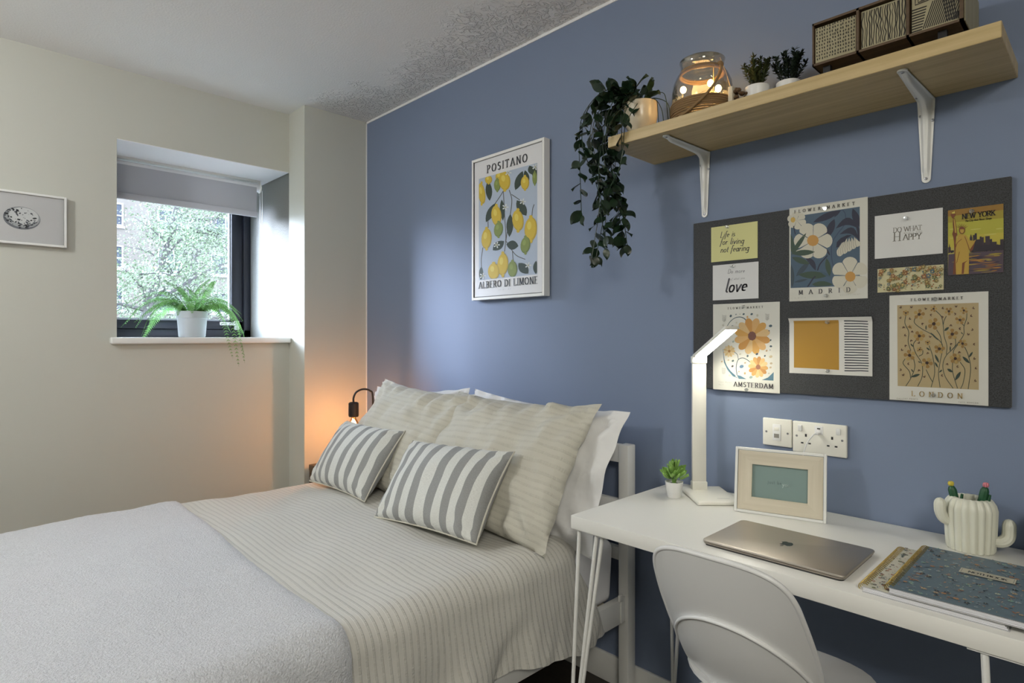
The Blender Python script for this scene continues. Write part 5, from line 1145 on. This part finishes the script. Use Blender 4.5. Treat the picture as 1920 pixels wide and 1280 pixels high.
def pen(label, dx, dy, tx, ty, hz, fc, fcol, stub):
    t = thing('cactus_pen', label, 'pen', (1.874+dx, .265+dy, ZD+.03), group='cactus topped pens'); ax = Vector((tx, ty, 1)).normalized()
    b = MB(); b.tube([(0, 0, 0), ax*(hz-.055)], .0035, 8); b.build('barrel', mat('green pen barrel', (.02, .10, .045), .4), t)
    b = MB(); n = 30; a_ = ax.orthogonal().normalized(); b_ = ax.cross(a_); rows = []
    for k, r in ((0, .006), (.1, .0085), (.8, .0085), (.95, .006), (1, .002)): rows.append([ax*(hz-.055+.052*k)+(a_*math.cos(2*math.pi*j/n)+b_*math.sin(2*math.pi*j/n))*r*(1+.1*math.cos(8*2*math.pi*j/n)) for j in range(n)])
    b.grid(rows, closev=True)
    s0 = ax*(hz-.040); b.tube([s0, s0+Vector((0, stub*.013, .002)), s0+Vector((0, stub*.015, .018))], [.0035, .004, .003], 8); b.build('cactus_top', mat('dark green rubber', (.016, .085, .035), .45), t, ang=70)
    b = MB(); tip = ax*(hz)
    for k in range(6): a = k*1.047; b.ball(tip+Vector((.0035*math.cos(a), .0035*math.sin(a), .002)), .0035, 6, (1, 1, 1.7))
    b.build('flower', mat(fcol, fc, .5), t)
pen('green cactus topped pen with a yellow flower, standing in the cream vase', -.006, .012, -.06, .20, .132, (.62, .50, .06), 'yellow petals', -1)
pen('green cactus topped pen with a pink flower, standing in the cream vase', -.004, -.006, -.05, -.19, .140, (.60, .20, .25), 'pink petals', -1)

# ---- fern on the window sill
fe = thing('potted_fern', 'arching green fern in a pale grey pot on the window sill', 'plant', (1.065, 3.76, WZ0))
b = MB(); b.lathe([(0, 0), (.066, 0), (.070, .006), (.077, .10), (.078, .108), (.082, .110), (.083, .148), (.079, .150), (.076, .135), (0, .132)], 36); b.build('pot', M_potgrey, fe)
rnd = random.Random(31); frond_me = []
for vv in range(5):     # five frond shapes reused
    L_ = [.30, .35, .25, .34, .22][vv]; dr_ = [.17, .22, .10, .36, .0][vv]; up_ = [.085, .07, .09, .06, .13][vv]
    C_ = catmull([(0, 0, 0), (L_*.22, .0, up_*.75), (L_*.5, .01, up_), (L_*.78, .01, up_-.35*dr_), (L_, .0, up_-dr_)], int(L_/.0078/4*1.15))
    b = MB(); b.tube(C_, [.0014*(1-.7*i/len(C_)) for i in range(len(C_))], 4, False); m_ = len(C_)
    for i in range(3, m_):
        t = (C_[i]-C_[i-1]).normalized(); s_ = t.cross(Vector((0, 0, 1))).normalized(); k = i/m_; ll = .034*abs(math.sin(math.pi*min(1, .12+k*.86)))**.6
        for sd in (-1, 1):
            for q in (0,):
                p = C_[i-1].lerp(C_[i], q); e = (s_*sd+t*.25+Vector((0, 0, -.45+rnd.uniform(-.2, .2)))).normalized(); wv = t*.0021
                b.poly([p-wv, p+e*ll*.5-wv*1.2, p+e*ll, p+e*ll*.5+wv*1.2, p+wv])
    o = b.build('frond', M_fern, fe, weld=False); frond_me.append(o.data); bpy.data.objects.remove(o)
def frond(a, v, sc=1., tilt=0, roll=.9):
    o = link('frond', frond_me[v], fe); o.location = (.02*math.cos(a), .02*math.sin(a), .135); o.rotation_euler = (Matrix.Rotation(a, 3, 'Z') @ Matrix.Rotation(tilt, 3, 'Y') @ Matrix.Rotation(rnd.uniform(-roll, roll), 3, 'X')).to_euler(); o.scale = (sc, sc, sc)
for k in range(17): frond(R(178)+rnd.uniform(-.95, .5), rnd.choice([0, 1, 0, 2, 1]), rnd.uniform(.7, 1.05), rnd.uniform(-.35, .25), .5)
for k in range(15): frond(R(-6)+rnd.uniform(-.75, .6), rnd.choice([0, 1, 2, 0]), rnd.uniform(.65, .95), rnd.uniform(-.35, .25), .5)
for a, sc in ((-62, 1.0), (-70, .85), (-50, .95), (-38, .85)): frond(R(a), 3, sc, 0, .25)
for k in range(6): frond(R(-125)+k*.33, 2, rnd.uniform(.6, .85), rnd.uniform(-.3, .1), .4)
for k in range(12): frond(rnd.uniform(0, 6.28), 4, rnd.uniform(.55, .95), -.55+rnd.uniform(-.5, .3), .9)

# ================================================================= scale the plan to metres
done = set()
for o in C.all_objects:
    if o.type in ('LIGHT', 'CAMERA'): continue
    if o.parent is None: o.location = Vector((o.location.x, o.location.y, o.location.z+DZ))*K
    else: o.location = Vector(o.location)*K
    if o.type == 'MESH' and o.data.name not in done:
        done.add(o.data.name); o.data.transform(Matrix.Scale(K, 4))
